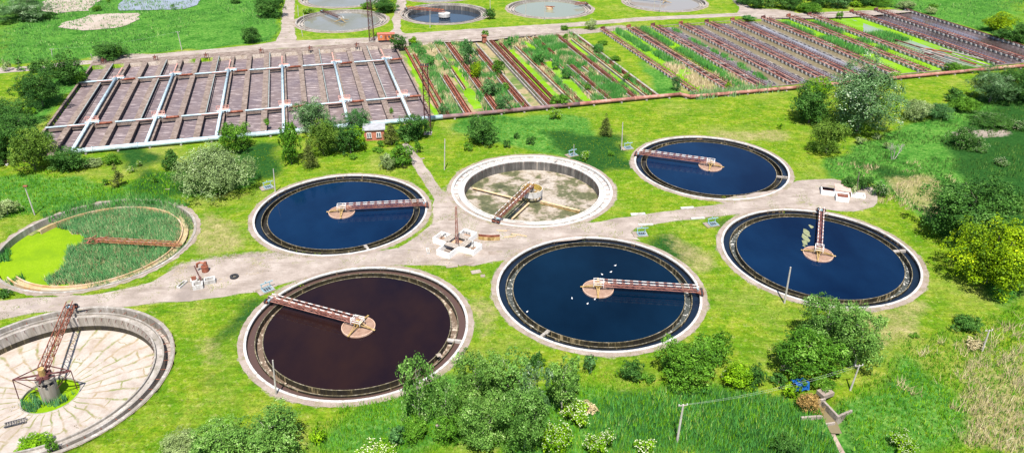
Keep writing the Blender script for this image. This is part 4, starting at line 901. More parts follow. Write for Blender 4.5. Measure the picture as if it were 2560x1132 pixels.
# ladders/spikes on thin boards (one short white frame on left lane walls)
# big pipes along the near edge
def support_row(t, pts, r, gap=7.0, mat=concrete):
    for a, b_ in zip(pts[:-1], pts[1:]):
        L = (b_-a).length; k = max(1, int(L/gap))
        for i in range(k):
            p = a.lerp(b_, (i+.5)/k); MB().box((p.x, p.y, (p.z-r)/2), (.5, 1.5, max(.2, p.z-r)), AX).build('support', [mat], t)
pc = thing('main_pipe', 'thick pale blue main pipe along the near edge of the basin', 'pipe')
pts = [uv(11.5, -Dp-2.6, 1.0), uv(60, -Dp-2.6, 1.0), uv(114, -Dp-2.6, 1.0)]
MB().path(pts, .68, 20).build('pipe', [cyan_pipe], pc, smooth=True); support_row(pc, pts, .68)
for i in range(9): p = pts[0].lerp(pts[-1], (i+.5)/9); MB().tube(p-U*.12, p+U*.12, .82, n=20).build('flange', [cyan_pipe], pc)
pc = thing('main_pipe', 'purple brown stretch of main pipe in front of the reed beds', 'pipe')
pts = [uv(114, -Dp-2.6, 1.0), uv(136, -Dp-2.6, 1.0), uv(158, -Dp-2.4, 1.0)]
MB().path(pts, .62, 20).build('pipe', [purple_pipe], pc, smooth=True); support_row(pc, pts, .62)
pc = thing('main_pipe', 'faded red main pipe with a kink, in front of the rusty racks', 'pipe')
pts = [uv(158, -Dp-2.4, 1.0), uv(177, -Dp-2.2, 1.0), uv(193, -Dp-2.2, 1.0), uv(195.5, -Dp-5, .9), uv(205, -Dp-5.2, .9), uv(241, -Dp-5.8, .9), uv(272, -Dp-5.4, .9), uv(310, -Dp-5.4, .9), uv(345, -Dp-5.6, .9)]
MB().path(pts, .58, 20).build('pipe', [rust_pink], pc, smooth=True); support_row(pc, pts, .58)
for p in pts[1:-1]: MB().tube(p-U*.3, p+U*.3, .66, n=18).build('flange', [rust_pink], pc)
# old pale pipe end at far left
ol = thing('old_pipe', 'pinkish old pipe half hidden by trees at the left edge', 'pipe'); MB().tube(G(-20, 408, .6), G(34, 400, .6), .5, n=14).build('pipe', [rust_pink], ol, smooth=True); MB().box(tuple(G(18, 412, .2)), (.6, .6, .5)).build('support', [white_concrete], ol)

# ------------------------------------------------------------------ beds with rusty troughs
bed_m = mottled('overgrown_bed', [(.3, (.05, .11, .02)), (.45, (.11, .15, .04)), (.56, (.27, .21, .12)), (.75, (.20, .17, .08))], .12, scale2=1.2)
bed = thing('reed_bed_basin', 'old filter basin overgrown with reeds and straw between rusty troughs', 'basin')
slab(MB(), 111.6, 187.0, -Dp, 0, -1.2, -.75).build('bed_floor', [bed_m], bed)
slab(MB(), 186.6, 187.4, -Dp, 0, -2, .15).build('side_wall', [concrete], bed)
slab(MB(), 111.5, 187.4, 0, .5, -2, .14).build('end_wall', [basin_wall], bed); slab(MB(), 111.5, 187.4, -Dp-.5, -Dp, -2, .14).build('end_wall', [basin_wall], bed)
DUCK = [[(1011,137),(1019,135),(1080,262),(1100,292),(1085,290),(1066,255)],[(1124,163),(1142,166),(1165,200),(1209,268),(1184,274),(1163,240),(1128,185)],[(1268,127),(1282,124),(1399,240),(1375,247),(1362,238),(1322,195),(1298,168)],
 [(1304,101),(1316,104),(1337,117),(1342,131),(1330,133)],[(1358,156),(1378,153),(1423,193),(1463,237),(1483,256),(1466,260),(1443,240),(1392,196)],[(1424,100),(1438,98),(1480,135),(1463,139),(1431,118)],[(1506,161),(1516,159),(1608,233),(1587,237),(1545,205)],[(1122,148),(1140,150),(1130,160)]]
for P in DUCK: fill('duckweed', W(P, -.7), -.70, duckweed, .35, 2.5, kind=None, parent=bed)
for P in ([(1082,231),(1100,226),(1131,258),(1100,267)], [(1474,198),(1492,194),(1520,219),(1502,226)]): fill('water', W(P, -.7), -.69, lane_grey, .3, 2, kind=None, parent=bed)
dt = slab(MB(), 150.2-9.3+.3, 152.2-9.3+.0, -Dp, -6, -.75, -.70)
def trough(u0, va, vb, label, wd=1.5, m=rust, twin=True):
    t = thing('rusty_trough', label, 'trough', (0, 0, 0), 0, 'rusty troughs in the reed beds')
    z = .05; mb = MB()
    for off in ((0, 1.15) if twin else (0,)):
        a, b_ = u0+off-.4, u0+off+.4
        slab(mb, a, a+.1, vb, va, z-.5, z+.2); slab(mb, b_-.1, b_, vb, va, z-.5, z+.2); slab(mb, a+.1, b_-.1, vb, va, z-.5, z-.4)
    mb.build('channel', [m], t)
    if twin: MB().beam(uv(u0-1.0, va, .2), uv(u0-1.0, vb, .2), .3, .5).build('rail', [concrete], t); MB().beam(uv(u0+.58, va, .5), uv(u0+.58, vb, .5), .16).build('pipe', [rust_pink], t)
    many('sleeper', MB().box((0, 0, 0), (1.7, .3, .44)), [concrete], t, [(*uv(u0+.55, va-4*i-1, -.68), AX) for i in range(int((va-vb)/4))])
    return t
for (u0, va, vb, lab, tw_) in ((114.6, -4, -84, 'rusty trough next to the lime strip at the basin edge', False), (116.6, -14, -84, 'rusty trough second from the basin edge', False), (122.4, -43, -84, 'short rusty twin trough beside the small grey pool', True),
      (131.8, -3, -84, 'rusty trough beside the dark leafy tree in the beds', True), (141, -14, -84, 'broad rusty trough left of the dark trench', True), (149.4, -4, -84, 'longest red-brown twin trough right of the dark trench', True),
      (152.6, -8, -84, 'thin rusty trough left of the widest duckweed lane', False), (160.4, -14, -62, 'rusty trough right of the widest duckweed lane', False), (160.2, -64, -84, 'short rusty trough at the near end beside the widest duckweed lane', False),
      (169, -3, -28, 'short far rusty trough among pale reeds', False), (169.6, -44, -84, 'near rusty trough by the small round bush', True), (178, -2, -84, 'rusty trough crossing the straw left of the last duckweed lane', True), (186.0, -2, -84, 'outermost thin rusty trough along the grass strip', False)):
    trough(u0, va, vb, lab, twin=tw_)
for (u0, va, vb, lab) in ((126.4, -2, -60, 'old concrete edge line in the first reed bed'), (136.5, -20, -84, 'old concrete edge line right of the dark leafy tree'), (157.2, -14, -84, 'low dark wall along the widest duckweed lane'), (165.6, -2, -84, 'low wall right of the middle duckweed lane'), (173.6, -30, -84, 'broken wall by the small grey pool of the beds'), (182.6, -10, -84, 'low wall beside the last duckweed lane')):
    t = thing('bed_wall', lab, 'wall', (0, 0, 0), 0, 'low walls in the reed beds'); slab(MB(), u0-.2, u0+.2, vb, va, -1, .05).build('wall', [old_concrete], t); MB().beam(uv(u0+.7, va, .1), uv(u0+.7, vb, .1), .28).build('pipe', [rust], t)
# dark trench and its pale walls
tr_ = thing('trench', 'dark empty trench with pale walls and a rusty post at its far end', 'trench')
slab(MB(), 143.0, 143.5, -Dp, -6, -2, .12).build('wall', [concrete], tr_); slab(MB(), 147.2, 147.6, -Dp, -6, -2, .15).build('wall', [concrete], tr_)
slab(MB(), 143.5, 147.2, -Dp, -6, -1.7, -1.5).build('floor', [mottled('dark_mud', [(.3, (.012, .011, .014)), (.7, (.06, .045, .05))], .8)], tr_)
MB().box(tuple(uv(147.0, -4.5, .9)), (1.6, 1.6, 2.6), AX).box(tuple(uv(147.0, -4.5, 2.3)), (2.2, 2.2, .25), AX).build('end_post', [rust], tr_)

# right block: pipe racks over water lanes
rb = thing('lane_basin', 'old basin of long water lanes between rusty pipe racks', 'basin')
RACK = [199.6, 211.6, 223.0, 236.4, 249.0, 261.8, 277.4, 290.4, 301.4, 324.0, 337.4, 353.6]
for a, b_, mm in ((199.2, 211.6, duckweed), (211.6, 223.0, duckweed), (277.4, 290.4, duckweed), (290.4, 301.4, duckweed), (324.0, 337.4, lane_dark), (337.4, 353.6, lane_dark)):
    slab(MB(), a, b_, -Dp, 0, -1, -.62).build('duckweed' if mm is duckweed else 'water', [mm], rb)
for a, b_ in ((223.0, 236.4), (236.4, 249), (249, 261.8), (261.8, 277.4)):
    mid = a+(b_-a)*.66
    slab(MB(), a, mid, -Dp, 0, -1, -.62).build('water', [lane_lilac], rb); slab(MB(), mid, b_, -Dp, 0, -1, -.625).build('water', [lane_brown], rb)
    for mm in (dark_metal, concrete):
        many('float', MB().box((0, 0, 0), (.45, 1.25, .3)), [mm], rb, [(*uv(mid-.05+random.uniform(-.2, .2), -2-i*1.36, -.57), AX) for i in range(60) if random.random() < .45])
slab(MB(), 301.4, 318.4, -Dp, 0, -1, -.625).build('water', [lane_grey], rb); slab(MB(), 318.4, 324.0, -Dp, 0, -1, -.62).build('duckweed', [duckweed], rb)
fill('duckweed', [uv(302.5, -1, -.6), uv(318, -1, -.6), uv(318, -16, -.6), uv(312, -24, -.6), uv(306, -30, -.6), uv(303, -22, -.6)], -.6, duckweed, .6, 2.5, kind=None, parent=rb)
slab(MB(), 199, 354.5, 0, .6, -2, .14).build('end_wall', [basin_wall], rb); slab(MB(), 199, 354.5, -Dp-.6, -Dp, -2, .14).build('end_wall', [basin_wall], rb)
rlab = ['first rusty pipe rack, along the grass strip', 'rusty pipe rack between two duckweed lanes', 'rusty pipe rack right of the long reed hedge', 'rusty pipe rack right of the lane with the tufted line', 'rusty pipe rack between the first pair of lilac water lanes',
        'rusty pipe rack between the last pair of lilac water lanes', 'rusty pipe rack behind the big grey-green poplar', 'rusty pipe rack with reeds along its middle', 'rusty pipe rack left of the grey-green pool lane',
        'dark rusty pipe rack right of the grey-green pool lane', 'dark rusty pipe rack between two dark lanes', 'outermost dark pipe on its wall at the right end']
rd = random.Random(5)
for i, u0 in enumerate(RACK):
    t = thing('pipe_rack', rlab[i], 'pipe rack', (0, 0, 0), 0, 'rusty pipe racks over the water lanes')
    slab(MB(), u0-.25, u0+.25, -Dp, 0, -2, .15).build('wall', [concrete], t)
    many('block', MB().box((0, 0, 0), (.75, .75, .8)), [white_concrete], t, [(*uv(u0-.35, -1.25-k*2.45, -.05), AX) for k in range(34)])
    MB().tube(uv(u0-.3, 0, .55), uv(u0-.3, -Dp, .55), .24, n=8).build('pipe', [rust_pink if i < 9 else rust_dark], t)
    if i == 11: continue
    wd = 3.4 if i not in (0,) else 1.6
    MB().tube(uv(u0+wd*.72, 0, .5), uv(u0+wd*.72, -Dp, .5), .2, n=8).build('pipe', [rust_pink], t)
    MB().tube(uv(u0+wd, 0, .5), uv(u0+wd, -Dp, .5), .15, n=8).build('pipe', [rust_dark], t)
    cr_ = MB(); v = -.6
    while v > -Dp+1:
        a = rd.uniform(-.3, .3); cr_.beam(uv(u0-.2, v, .3+rd.uniform(0, .25)), uv(u0+wd, v-a, .2+rd.uniform(0, .4)), .11, m=rd.choice((0, 0, 0, 0, 1, 2)))
        if rd.random() < .3: cr_.beam(uv(u0+rd.uniform(.3, wd), v, .05), uv(u0+rd.uniform(.3, wd), v-1.6, .25), .2, m=rd.choice((0, 1, 2)))
        v -= 1.15
    cr_.build('crossbars', [rust_dark, white_concrete, concrete], t)
    slab(MB(), u0+.3, u0+wd, -Dp, 0, -.55, -.35).build('bed', [mottled('rusty_debris', [(.38, (.018, .010, .012)), (.54, (.055, .025, .025)), (.64, (.30, .24, .23))], 1.3)] if i == 0 else [bpy.data.materials['rusty_debris']], t)
    ps = MB(); v = -.5
    while v > -Dp+.5:
        h_ = rd.uniform(1.1, 1.6); ps.beam(uv(u0+wd, v, -.5), uv(u0+wd, v, h_), .10)
        if v % 2 < 1: ps.beam(uv(u0+.5, v, 0), uv(u0+.5, v, 1.1), .09)
        v -= 1.35
    ps.beam(uv(u0+wd, 0, 1.05), uv(u0+wd, -Dp, 1.05), .07); ps.beam(uv(u0+.5, 0, .95), uv(u0+.5, -Dp, .95), .07)
    if 2 <= i <= 5:
        gr_ = MB(); v = -.8
        while v > -Dp+.5: gr_.beam(uv(u0+wd+.1, v, -.3), uv(u0+wd+4.3, v, -.42), .06, .08); v -= 1.35
        for w_ in (1.5, 3.0, 4.3): gr_.beam(uv(u0+wd+w_, 0, -.36), uv(u0+wd+w_, -Dp, -.36), .05)
        gr_.build('diffuser_grid', [rust_dark], t)
    ps.build('railing', [rust_dark], t)
    tag(MB().box(tuple(uv(u0+1, .9, .6)), (1.8, .8, 1.1), AX).beam(uv(u0+.2, .9, 1.1), uv(u0+2, .9, 1.5), .15).build('valve_box', [rust if i % 2 else rust_dark]), 'rusty valve box ending the '+rlab[i].split(',')[0].replace('rusty pipe rack', 'rack').replace('right of the lane with the tufted line', 'beside the tufted lane').replace('between the first pair of lilac water lanes', 'between the first lilac lanes').replace('between the last pair of lilac water lanes', 'between the last lilac lanes'), 'valve box', 'valve boxes at the far ends of the racks')
# broken pipe bundle in the pool lane
bp = thing('broken_pipes', 'bundle of dark broken pipes lying across the grey-green pool lane', 'pipes')
mb = MB()
for (a, b_) in (((2218, 94), (2310, 122)), ((2300, 122), (2400, 150)), ((2306, 128), (2395, 158)), ((2312, 122), (2380, 132)), ((2380, 135), (2470, 164)), ((2330, 128), (2440, 162)), ((2350, 122), (2460, 150)), ((2310, 134), (2360, 142))): mb.tube(G(*a, .2), G(*b_, .1), .3, n=8, m=rd.randint(0, 2))
mb.build('pipe', [rust_dark, concrete, rust], bp)
# grass strip soil between blocks handled by ground

# reeds and weeds in the beds (countless)
def B2(u0, u1, v0, v1): return [uv(u0, v0), uv(u1, v0), uv(u1, v1), uv(u0, v1)]
duckW = [W(P, -.7) for P in DUCK]
def reed_world(name, areas, dens, h, mat, label, seed, patch=None, z=-.7, per=4, wd=.34):
    return blades(name, None, dens, h, wd, mat, label, 'reeds', world=areas, z=z, avoid=False, per=per, seed=seed, patch=patch)
lanes2 = [B2(117.6, 121.4, -1, -83), B2(124.6, 130.4, -1, -45), B2(128.4, 130.6, -45, -83), B2(134, 140, -2, -83), B2(153.6, 155.4, -2, -83), B2(158.2, 161.2, -2, -83), B2(161.2, 165.0, -2, -34), B2(165, 168.5, -2, -83), B2(170.4, 177, -2, -83), B2(179.6, 181.2, -30, -83), B2(184, 185.6, -2, -83), B2(171, 177, -2, -83)]
reed_world('reeds', lanes2, 3.4, 1.4, LM['paleread'], 'green reeds growing in patches over the old filter beds', 21, (6, .50), wd=.22)
reed_world('reeds', lanes2, 6, 2.3, LM['reed'], 'tall dark reed clumps standing in the old filter beds', 24, (4.5, .60, 311), wd=.26)
reed_world('reeds', lanes2, 3.0, 1.2, LM['straw'], 'straw coloured dead reeds between the rusty troughs', 22, (8, .50, 191))
def hedge_row(u, va, vb, seed, label, w_=1.3, h=2.0, n=1): return reed_world('reeds', [B2(u-w_, u+w_, va, vb)], 6, h, LM['reed'], label, seed)
hedge_row(206.3, -1, -33, 31, 'dark reed hedge in the first duckweed lane, far part'); hedge_row(208, -36, -54, 32, 'dark reed hedge in the first duckweed lane, middle part', 1.4)
hedge_row(218.0, 0, -28, 33, 'dense reed hedge at the far end of the second duckweed lane'); hedge_row(219.0, -33, -80, 34, 'long dense reed hedge along the second duckweed lane', 1.2)
reed_world('reeds', [B2(230.6, 232.2, -4, -76)], 4, 1.5, LM['reed'], 'tufted line of reeds in the lane right of the long hedge', 35, (6, .45))
reed_world('reeds', [B2(281, 285.5, -8, -28), B2(283, 289, -33, -58)], 4, 1.9, LM['reed'], 'reeds in the duckweed lane behind the poplar', 36, (6, .36))
reed_world('reeds', [B2(295, 299, -10, -30), B2(296, 300, -40, -46), B2(296, 300, -52, -56), B2(305, 317.5, -33, -46)], 3, 1.9, LM['reed'], 'reeds beside the grey-green pool lane', 37, (6, .36))
reed_world('reeds', [B2(204, 210.5, -50, -83), B2(213.5, 222, -66, -83)], 3, 1.7, LM['straw'], 'straw coloured reeds at the near end of the duckweed lanes', 38, (7, .42))
reed_world('reeds', [B2(197, 228, -84.5, -90)], 2.2, 2.2, LM['reedpale'], 'pale reeds hiding the main pipe at the near end of the racks', 39, (6, .35), z=0)

# ------------------------------------------------------------------ tall grass & lawn
blades('tall_grass', [[(900,985),(1000,960),(1480,950),(1560,985),(1650,955),(1800,950),(2010,1000),(2060,1010),(2130,1145),(720,1145)]], 4.5, 1.0, .13, LM['tallgrass'], 'tall green grass filling the near field', 'grass', seed=41, per=3)
blades('tall_grass', [[(1480,1000),(1700,965),(1950,985),(2060,1030),(2120,1145),(1480,1145)]], 5, 1.25, .13, LM['reed'], 'bluish green reedy grass round the leaning pole', 'grass', seed=42, per=3)
blades('tall_grass', [[(2100,1000),(2200,940),(2250,860),(2420,800),(2570,760),(2570,1145),(2130,1145)]], 3.5, .9, .13, LM['tallgrass'], 'rough green grass right of the outlet', 'grass', seed=43, per=3)
blades('dry_grass', [[(2390,1145),(2570,1145),(2570,860),(2420,950),(2370,1040)]], 5, 1.3, .10, LM['straw'], 'straw coloured dry reeds in the near right corner', 'grass', seed=44, per=3, lean=.7, patch=(5, .40))
blades('dry_grass', [[(2230,950),(2340,860),(2570,790),(2570,900),(2400,950),(2290,1010)]], 3.2, 1.3, .10, LM['straw'], 'wispy windblown straw beside the right leaning pole', 'grass', seed=70, per=3, lean=.9, patch=(4, .53))
blades('tall_grass', [[(2080,400),(2200,340),(2350,270),(2570,190),(2570,760),(2330,560),(2200,470),(2060,440)]], 1.3, .9, .2, LM['shadegrass'], 'rough grass on the right slope with shade put into its colour', 'grass', seed=45, per=3, patch=(10, .42))
blades('dry_grass', [[(2150,420),(2330,400),(2400,460),(2360,560),(2250,520)],[(2080,400),(2160,390),(2260,480),(2200,520)]], 1.5, 1.1, .13, LM['straw'], 'patches of straw coloured grass left of the dark leafy tree', 'grass', seed=46, per=3, lean=.6, patch=(5, .54))
blades('tall_grass', [[(-40,560),(-40,440),(100,430),(250,470),(400,500),(300,505),(150,530)],[(230,480),(420,430),(480,500),(420,510)]], 2.4, .8, .16, LM['tallgrass'], 'tall grass behind the overgrown tank', 'grass', seed=47, per=3)
blades('tall_grass', [[(-40,-10),(700,-10),(690,100),(640,110),(320,138),(-40,165)]], .55, .9, .35, LM['meadow'], 'green reedy meadow beyond the far road', 'grass', seed=48, per=3, patch=(18, .40))
blades('tall_grass', [[(2220,20),(2290,28),(2570,110),(2570,-10),(1900,-10)]], .45, .9, .35, LM['meadow'], 'green meadow in the far right corner', 'grass', seed=49, per=3, patch=(18, .42))
blades('lawn_grass', [[(-40,1145),(-40,430),(620,375),(1100,302),(2010,236),(2100,440),(2330,560),(2570,640),(2570,1145)]], 1.5, .30, .16, LM['grass'], 'short tufts of bright lawn grass between the tanks', 'grass', seed=50, per=2, lean=.6)

for kk, polys in (('near', None), ('far', None)):
    blades('weeds', None, 7 if kk == 'near' else 2, .22, .14, LM['grass'], 'low weeds creeping over the %s road' % kk, 'weeds', world=[W(ROADS[kk])], z=.02, avoid=False, per=2, lean=.7, seed=61, patch=(4 if kk == 'near' else 7, .61))
blades('dry_grass', None, 9, .18, .14, LM['straw'], 'dry straw tufts on the dirt by the road', 'grass', world=[W([(430,665),(640,645),(740,655),(600,705),(440,740)]), W([(960,640),(1090,600),(1230,650),(1050,668)])], z=.02, avoid=False, per=2, lean=.8, seed=62, patch=(3, .58))
blades('weeds', [[(1440,930),(1560,925),(1760,985),(1640,1000),(1480,1010),(1330,990)],[(900,990),(1010,960),(1000,1040),(850,1060)]], 6, .45, .2, LM['weed'], 'bright green nettles behind the near reedy field', 'weeds', seed=63, per=2, lean=.6)
blades('weeds', [[(2100,980),(2420,860),(2440,1000),(2360,1100),(2150,1130)]], 3, .6, .2, LM['weed'], 'bright weeds among the rough grass right of the outlet', 'weeds', seed=64, per=2, lean=.6, patch=(6, .52))

# ------------------------------------------------------------------ poles, masts, buildings
def pole(b, t_, label, lamp=False, arm=False, r=.16, m=None):
    B = G(*b); h = 3
    while h < 40 and PX((B.x, B.y, h))[1] > t_[1]: h += .1
    tx = G(t_[0], t_[1], h) if False else B
    o = thing('utility_pole', label, 'pole', B, 0, 'poles round the tanks')
    off = (t_[0]-PX((B.x, B.y, h))[0])/FPX*(Vector((0, 0, CAMH))-B).length
    top = Vector((max(-.8, min(.8, off)), 0, h))
    MB().tube((0, 0, -.4), top, r, r*.68, 8).build('post', [m or concrete_pole], o)
    if arm: MB().beam(top+Vector((-.7, 0, -.25)), top+Vector((.7, .2, -.25)), .1).build('crossarm', [wood], o); MB().tube(top+Vector((-.6, 0, -.2)), top+Vector((-.6, 0, .05)), .06, n=6).tube(top+Vector((.6, .17, -.2)), top+Vector((.6, .17, .05)), .06, n=6).build('insulators', [white_paint], o)
    if lamp: MB().box(tuple(top+Vector((.25, -.15, .15))), (.9, .5, .25)).beam(top, top+Vector((.3, -.1, .2)), .12).build('lamp_head', [rust], o)
    return B+top
concrete_pole = mottled('pole_concrete', [(.3, (.30, .27, .24)), (.7, (.46, .43, .40))], 1.0)
t1 = pole((1692,1105), (1708,1012), 'leaning concrete pole in the near green field carrying two wires', arm=True, r=.2)
t2 = pole((2125,975), (2148,912), 'leaning pole above the concrete outlet, right of the blue tarp', arm=True)
t3 = pole((2455,878), (2474,825), 'leaning pole among dry reeds at the right', arm=True)
pole((690,985), (681,900), 'concrete pole on the near rim of the dark brown tank')
pole((1961,758), (1977,668), 'tall bare pole on the near left rim of the tank with algae flecks', r=.2)
pole((1111,425), (1112,348), 'pale slim pole on the lawn behind the drained tank')
pole((1554,375), (1557,307), 'pole beside the light blue hatch frame at the farthest right blue tank')
pole((688,480), (683,423), 'pole at the left rim of the tank beside the brick hut')
pole((87,537), (62,467), 'grey pole with a rusty lamp head behind the overgrown tank', lamp=True)
pole((1434,392), (1435,362), 'short pole standing by a hatch behind the drained tank', r=.1)
pole((2141,484), (2149,430), 'brown pole beside the valve chamber at the right', r=.14, m=bark)
p4 = pole((455,126), (444,80), 'pole at the far road edge behind the aeration basin', arm=True)
p5 = pole((130,142), (128,124), 'short far pole near the left bush at the far road', arm=True)
pole((233,155), (227,136), 'small leaning pole left of the round dark bush at the far road')
pole((763,77), (758,35), 'slim pole on the near left rim of the far pale tank')
pole((746,41), (744,14), 'slim pole behind the far pale tank, next to the white bush')
pole((757,91), (753,74), 'small pole on the grass corner below the far pale tank')
pole((1075,70), (1075,26), 'lamp pole in front of the half drained tank')
pole((1226,32), (1225,-2), 'slim pole rising from the bush right of the half drained tank')
pole((1362,51), (1362,3), 'slim pole in front of the pale green tank, right one of the pair'); pole((1314,43), (1315,-6), 'slim pole at the left rim of the pale green tank')
pole((1635,28), (1637,-6), 'slim pole at the pale brown tank, left one of the pair'); pole((1650,31), (1652,-6), 'slim pole at the pale brown tank, right one of the pair')
def wire(a, b_, sag, label, off):
    mb = MB(); P = []
    for i in range(17):
        t = i/16; p = a.lerp(b_, t)+off; p.z -= sag*4*t*(1-t); P.append(p)
    mb.path(P, .011, 4); tag(mb.build('overhead_wire', [dark_wire]), label, 'wire')
dark_wire = mottled('pale_wire', [(.3, (.25, .3, .25)), (.7, (.4, .42, .38))], 2)
wire(t1, t2, 1.0, 'upper overhead wire over the near green field', Vector((-.55, 0, -.05))); wire(t1, t2, 1.1, 'lower overhead wire over the near green field', Vector((.55, .1, -.1)))
wire(p5, p4, 1.2, 'overhead wire above the far meadow', Vector((0, 0, 0)))
def lattice(name, label, base, h, w0, w1, mat, cat='mast', panels=9, lamps=False, r=.09, twin=0, wy=None):
    t = thing(name, label, cat, base); mb = MB(); wy0 = wy or w0
    def cn(k, i):
        f = k/panels; ww = w0+(w1-w0)*f; wv = wy0+(w1-wy0)*f; sx, sy = ((-1, -1), (1, -1), (1, 1), (-1, 1))[i]; return Vector((sx*ww/2, sy*wv/2, h*f))
    for k in range(panels):
        for i in range(4):
            j = (i+1) % 4; mb.beam(cn(k, i), cn(k+1, i), r*1.4); mb.beam(cn(k+1, i), cn(k+1, j), r); mb.beam(cn(k, i), cn(k+1, j), r*.8)
            if k % 2: mb.beam(cn(k, j), cn(k+1, i), r*.8)
    mb.build('lattice', [mat], t); MB().box((0, 0, .1), (w0+.6, wy0+.6, .3)).build('base_slab', [concrete], t)
    if lamps:
        hd = MB(); hd.box((0, 0, h+.1), (2.2, 1.2, .12), 0, 0)
        for x_ in (-1.0, -.4, .3, .9): hd.box((x_, -.3, h+.55), (.4, .4, .5), 0, 1); hd.beam((x_, 0, h), (x_, -.2, h+.5), .08)
        hd.beam((-1.1, -.6, h+1), (1.1, -.6, h+1), .06); hd.build('lamp_platform', [rust, dark_metal], t)
    return t
lattice('lattice_mast', 'rusty floodlight mast between the aeration basin and the reed beds', G(1070, 334), 20.0, 1.7, 1.5, rust_dark, lamps=True, panels=14)
lattice('lattice_mast', 'tall dark lattice mast beside the orange caravan, cut by the top edge', G(930, 105), 27, 1.9, 1.1, rust_dark, panels=18, wy=1.9)
# orange caravan
cv = thing('site_caravan', 'orange rusty site caravan with dark windows on the far road', 'caravan', G(966, 105), R(6))
MB().box((0, 0, 2.15), (6.6, 2.5, 2.4)).build('body', [orange_rust], cv)
rf = MB(); rf.hexa([(-3.5, -1.4, 3.35), (3.5, -1.4, 3.35), (3.5, 1.4, 3.35), (-3.5, 1.4, 3.35), (-3.5, -.6, 3.7), (3.5, -.6, 3.7), (3.5, .6, 3.7), (-3.5, .6, 3.7)]); rf.build('roof', [mottled('red_roof', [(.3, (.30, .07, .05)), (.7, (.42, .14, .11))], 1)], cv)
for x_, mm in ((-1.9, white_paint), (1.3, dark_metal), (2.6, dark_metal)): f_ = MB().box((x_, -1.27, 2.4), (.75, .06, .8)).build('window', [mm], cv); MB().box((x_, -1.31, 2.4), (.55, .03, .6)).build('pane', [glass_dark], f_)
MB().box((-.1, -1.27, 1.95), (.85, .06, 1.8)).build('door', [rust], cv)
for x_ in (-1.9, 2.0): MB().tube((x_, -1.2, .45), (x_, 1.2, .45), .45, n=14).build('wheel', [rubber], cv)
MB().beam((-3.2, 0, .8), (3.3, 0, .8), 1.6, .2).beam((3.2, 0, .7), (4.4, 0, .5), .15).build('chassis', [rust_dark], cv)
# brick hut
hb = thing('brick_hut', 'small red brick hut with two white windows among the trees', 'hut', G(934, 352)+Vector((0, 2.2, 0)), R(8))
MB().box((0, 0, 1.6), (5.6, 4.4, 3.2)).build('wall', [brick], hb)
MB().box((0, 0, 3.32), (6.3, 5.1, .26)).build('roof', [roof_grey], hb)
for x_ in (-1.45, 1.25):
    f_ = MB().box((x_, -2.22, 1.75), (1.3, .1, 1.5)).build('window', [white_paint], hb)
    p_ = MB(); p_.box((x_-.3, -2.28, 1.7), (.42, .05, 1.2)); p_.box((x_+.3, -2.28, 1.7), (.42, .05, 1.2)); p_.build('pane', [glass_dark], f_)
MB().box((-1.45, -2.3, .92), (1.5, .3, .08)).box((1.25, -2.3, .92), (1.5, .3, .08)).build('window_sill', [concrete], hb)
# cross-shaped valve chamber with mast
ccx = Vector((-10.35, 139.41, 0)); cvb = thing('valve_chamber', 'white cross-shaped valve chamber with four open pits and wooden covers', 'chamber', ccx, R(-31))
H_ = 1.3
arms = ((1, 0), (0, 1), (-1, 0), (0, -1)); L_, Wd, th = 5.3, 1.65, .24
for i, (ax, ay) in enumerate(arms):
    mb = MB(); rz = math.atan2(ay, ax); ca, sa = math.cos(rz), math.sin(rz)
    f = lambda x_, y_: (x_*ca-y_*sa, x_*sa+y_*ca)
    for (cx_, cy_, dx_, dy_) in (((L_+Wd)/2, Wd-th/2, L_-Wd, th), ((L_+Wd)/2, -Wd+th/2, L_-Wd, th), (L_-th/2+.003, 0, th, 2*Wd-2*th)):
        p = f(cx_, cy_); mb.box((p[0], p[1], H_/2), (dx_, dy_, H_), rz)
    mb.build('wall', [white_paint], cvb)
    p = f(L_-1.0, 0); MB().box((p[0], p[1], .12), (1.7, 2*Wd-2*th, .2), rz).build('pit_floor', [mottled('rusty_pit', [(.3, (.10, .06, .04)), (.7, (.30, .2, .14))], 2) if i == 0 else bpy.data.materials['rusty_pit']], cvb)
    pl = MB()
    for k in range(3):
        p = f(Wd-.1+.52*k, 0); pl.box((p[0], p[1], H_+.04+.01*k), (.46, 2*Wd-.15*k, .08), rz)
    pl.build('plank_cover', [wood], cvb)
    p = f(L_-1.75, 0); gg = MB(); gg.box((p[0], p[1], H_+.42), (.08, 1.9, .1), rz); gg.box((p[0], p[1], H_+.12), (.08, 1.9, .1), rz)
    for s in (-.93, 0, .93): q_ = f(L_-1.75, s); gg.box((q_[0], q_[1], H_+.24), (.09, .1, .5), rz)
    gg.build('gate_frame', [dark_metal], cvb)
MB().box((0, 0, .4), (2.8, 2.8, .5)).build('core', [mottled('orange_debris', [(.3, (.3, .15, .07)), (.7, (.5, .38, .28))], 1.5)], cvb)
lattice('lattice_mast', 'slim rusty mast rising from the white cross-shaped chamber', ccx+Vector((0, -.6, .6)), 9.2, .6, .3, rust_pink, panels=9, r=.06)
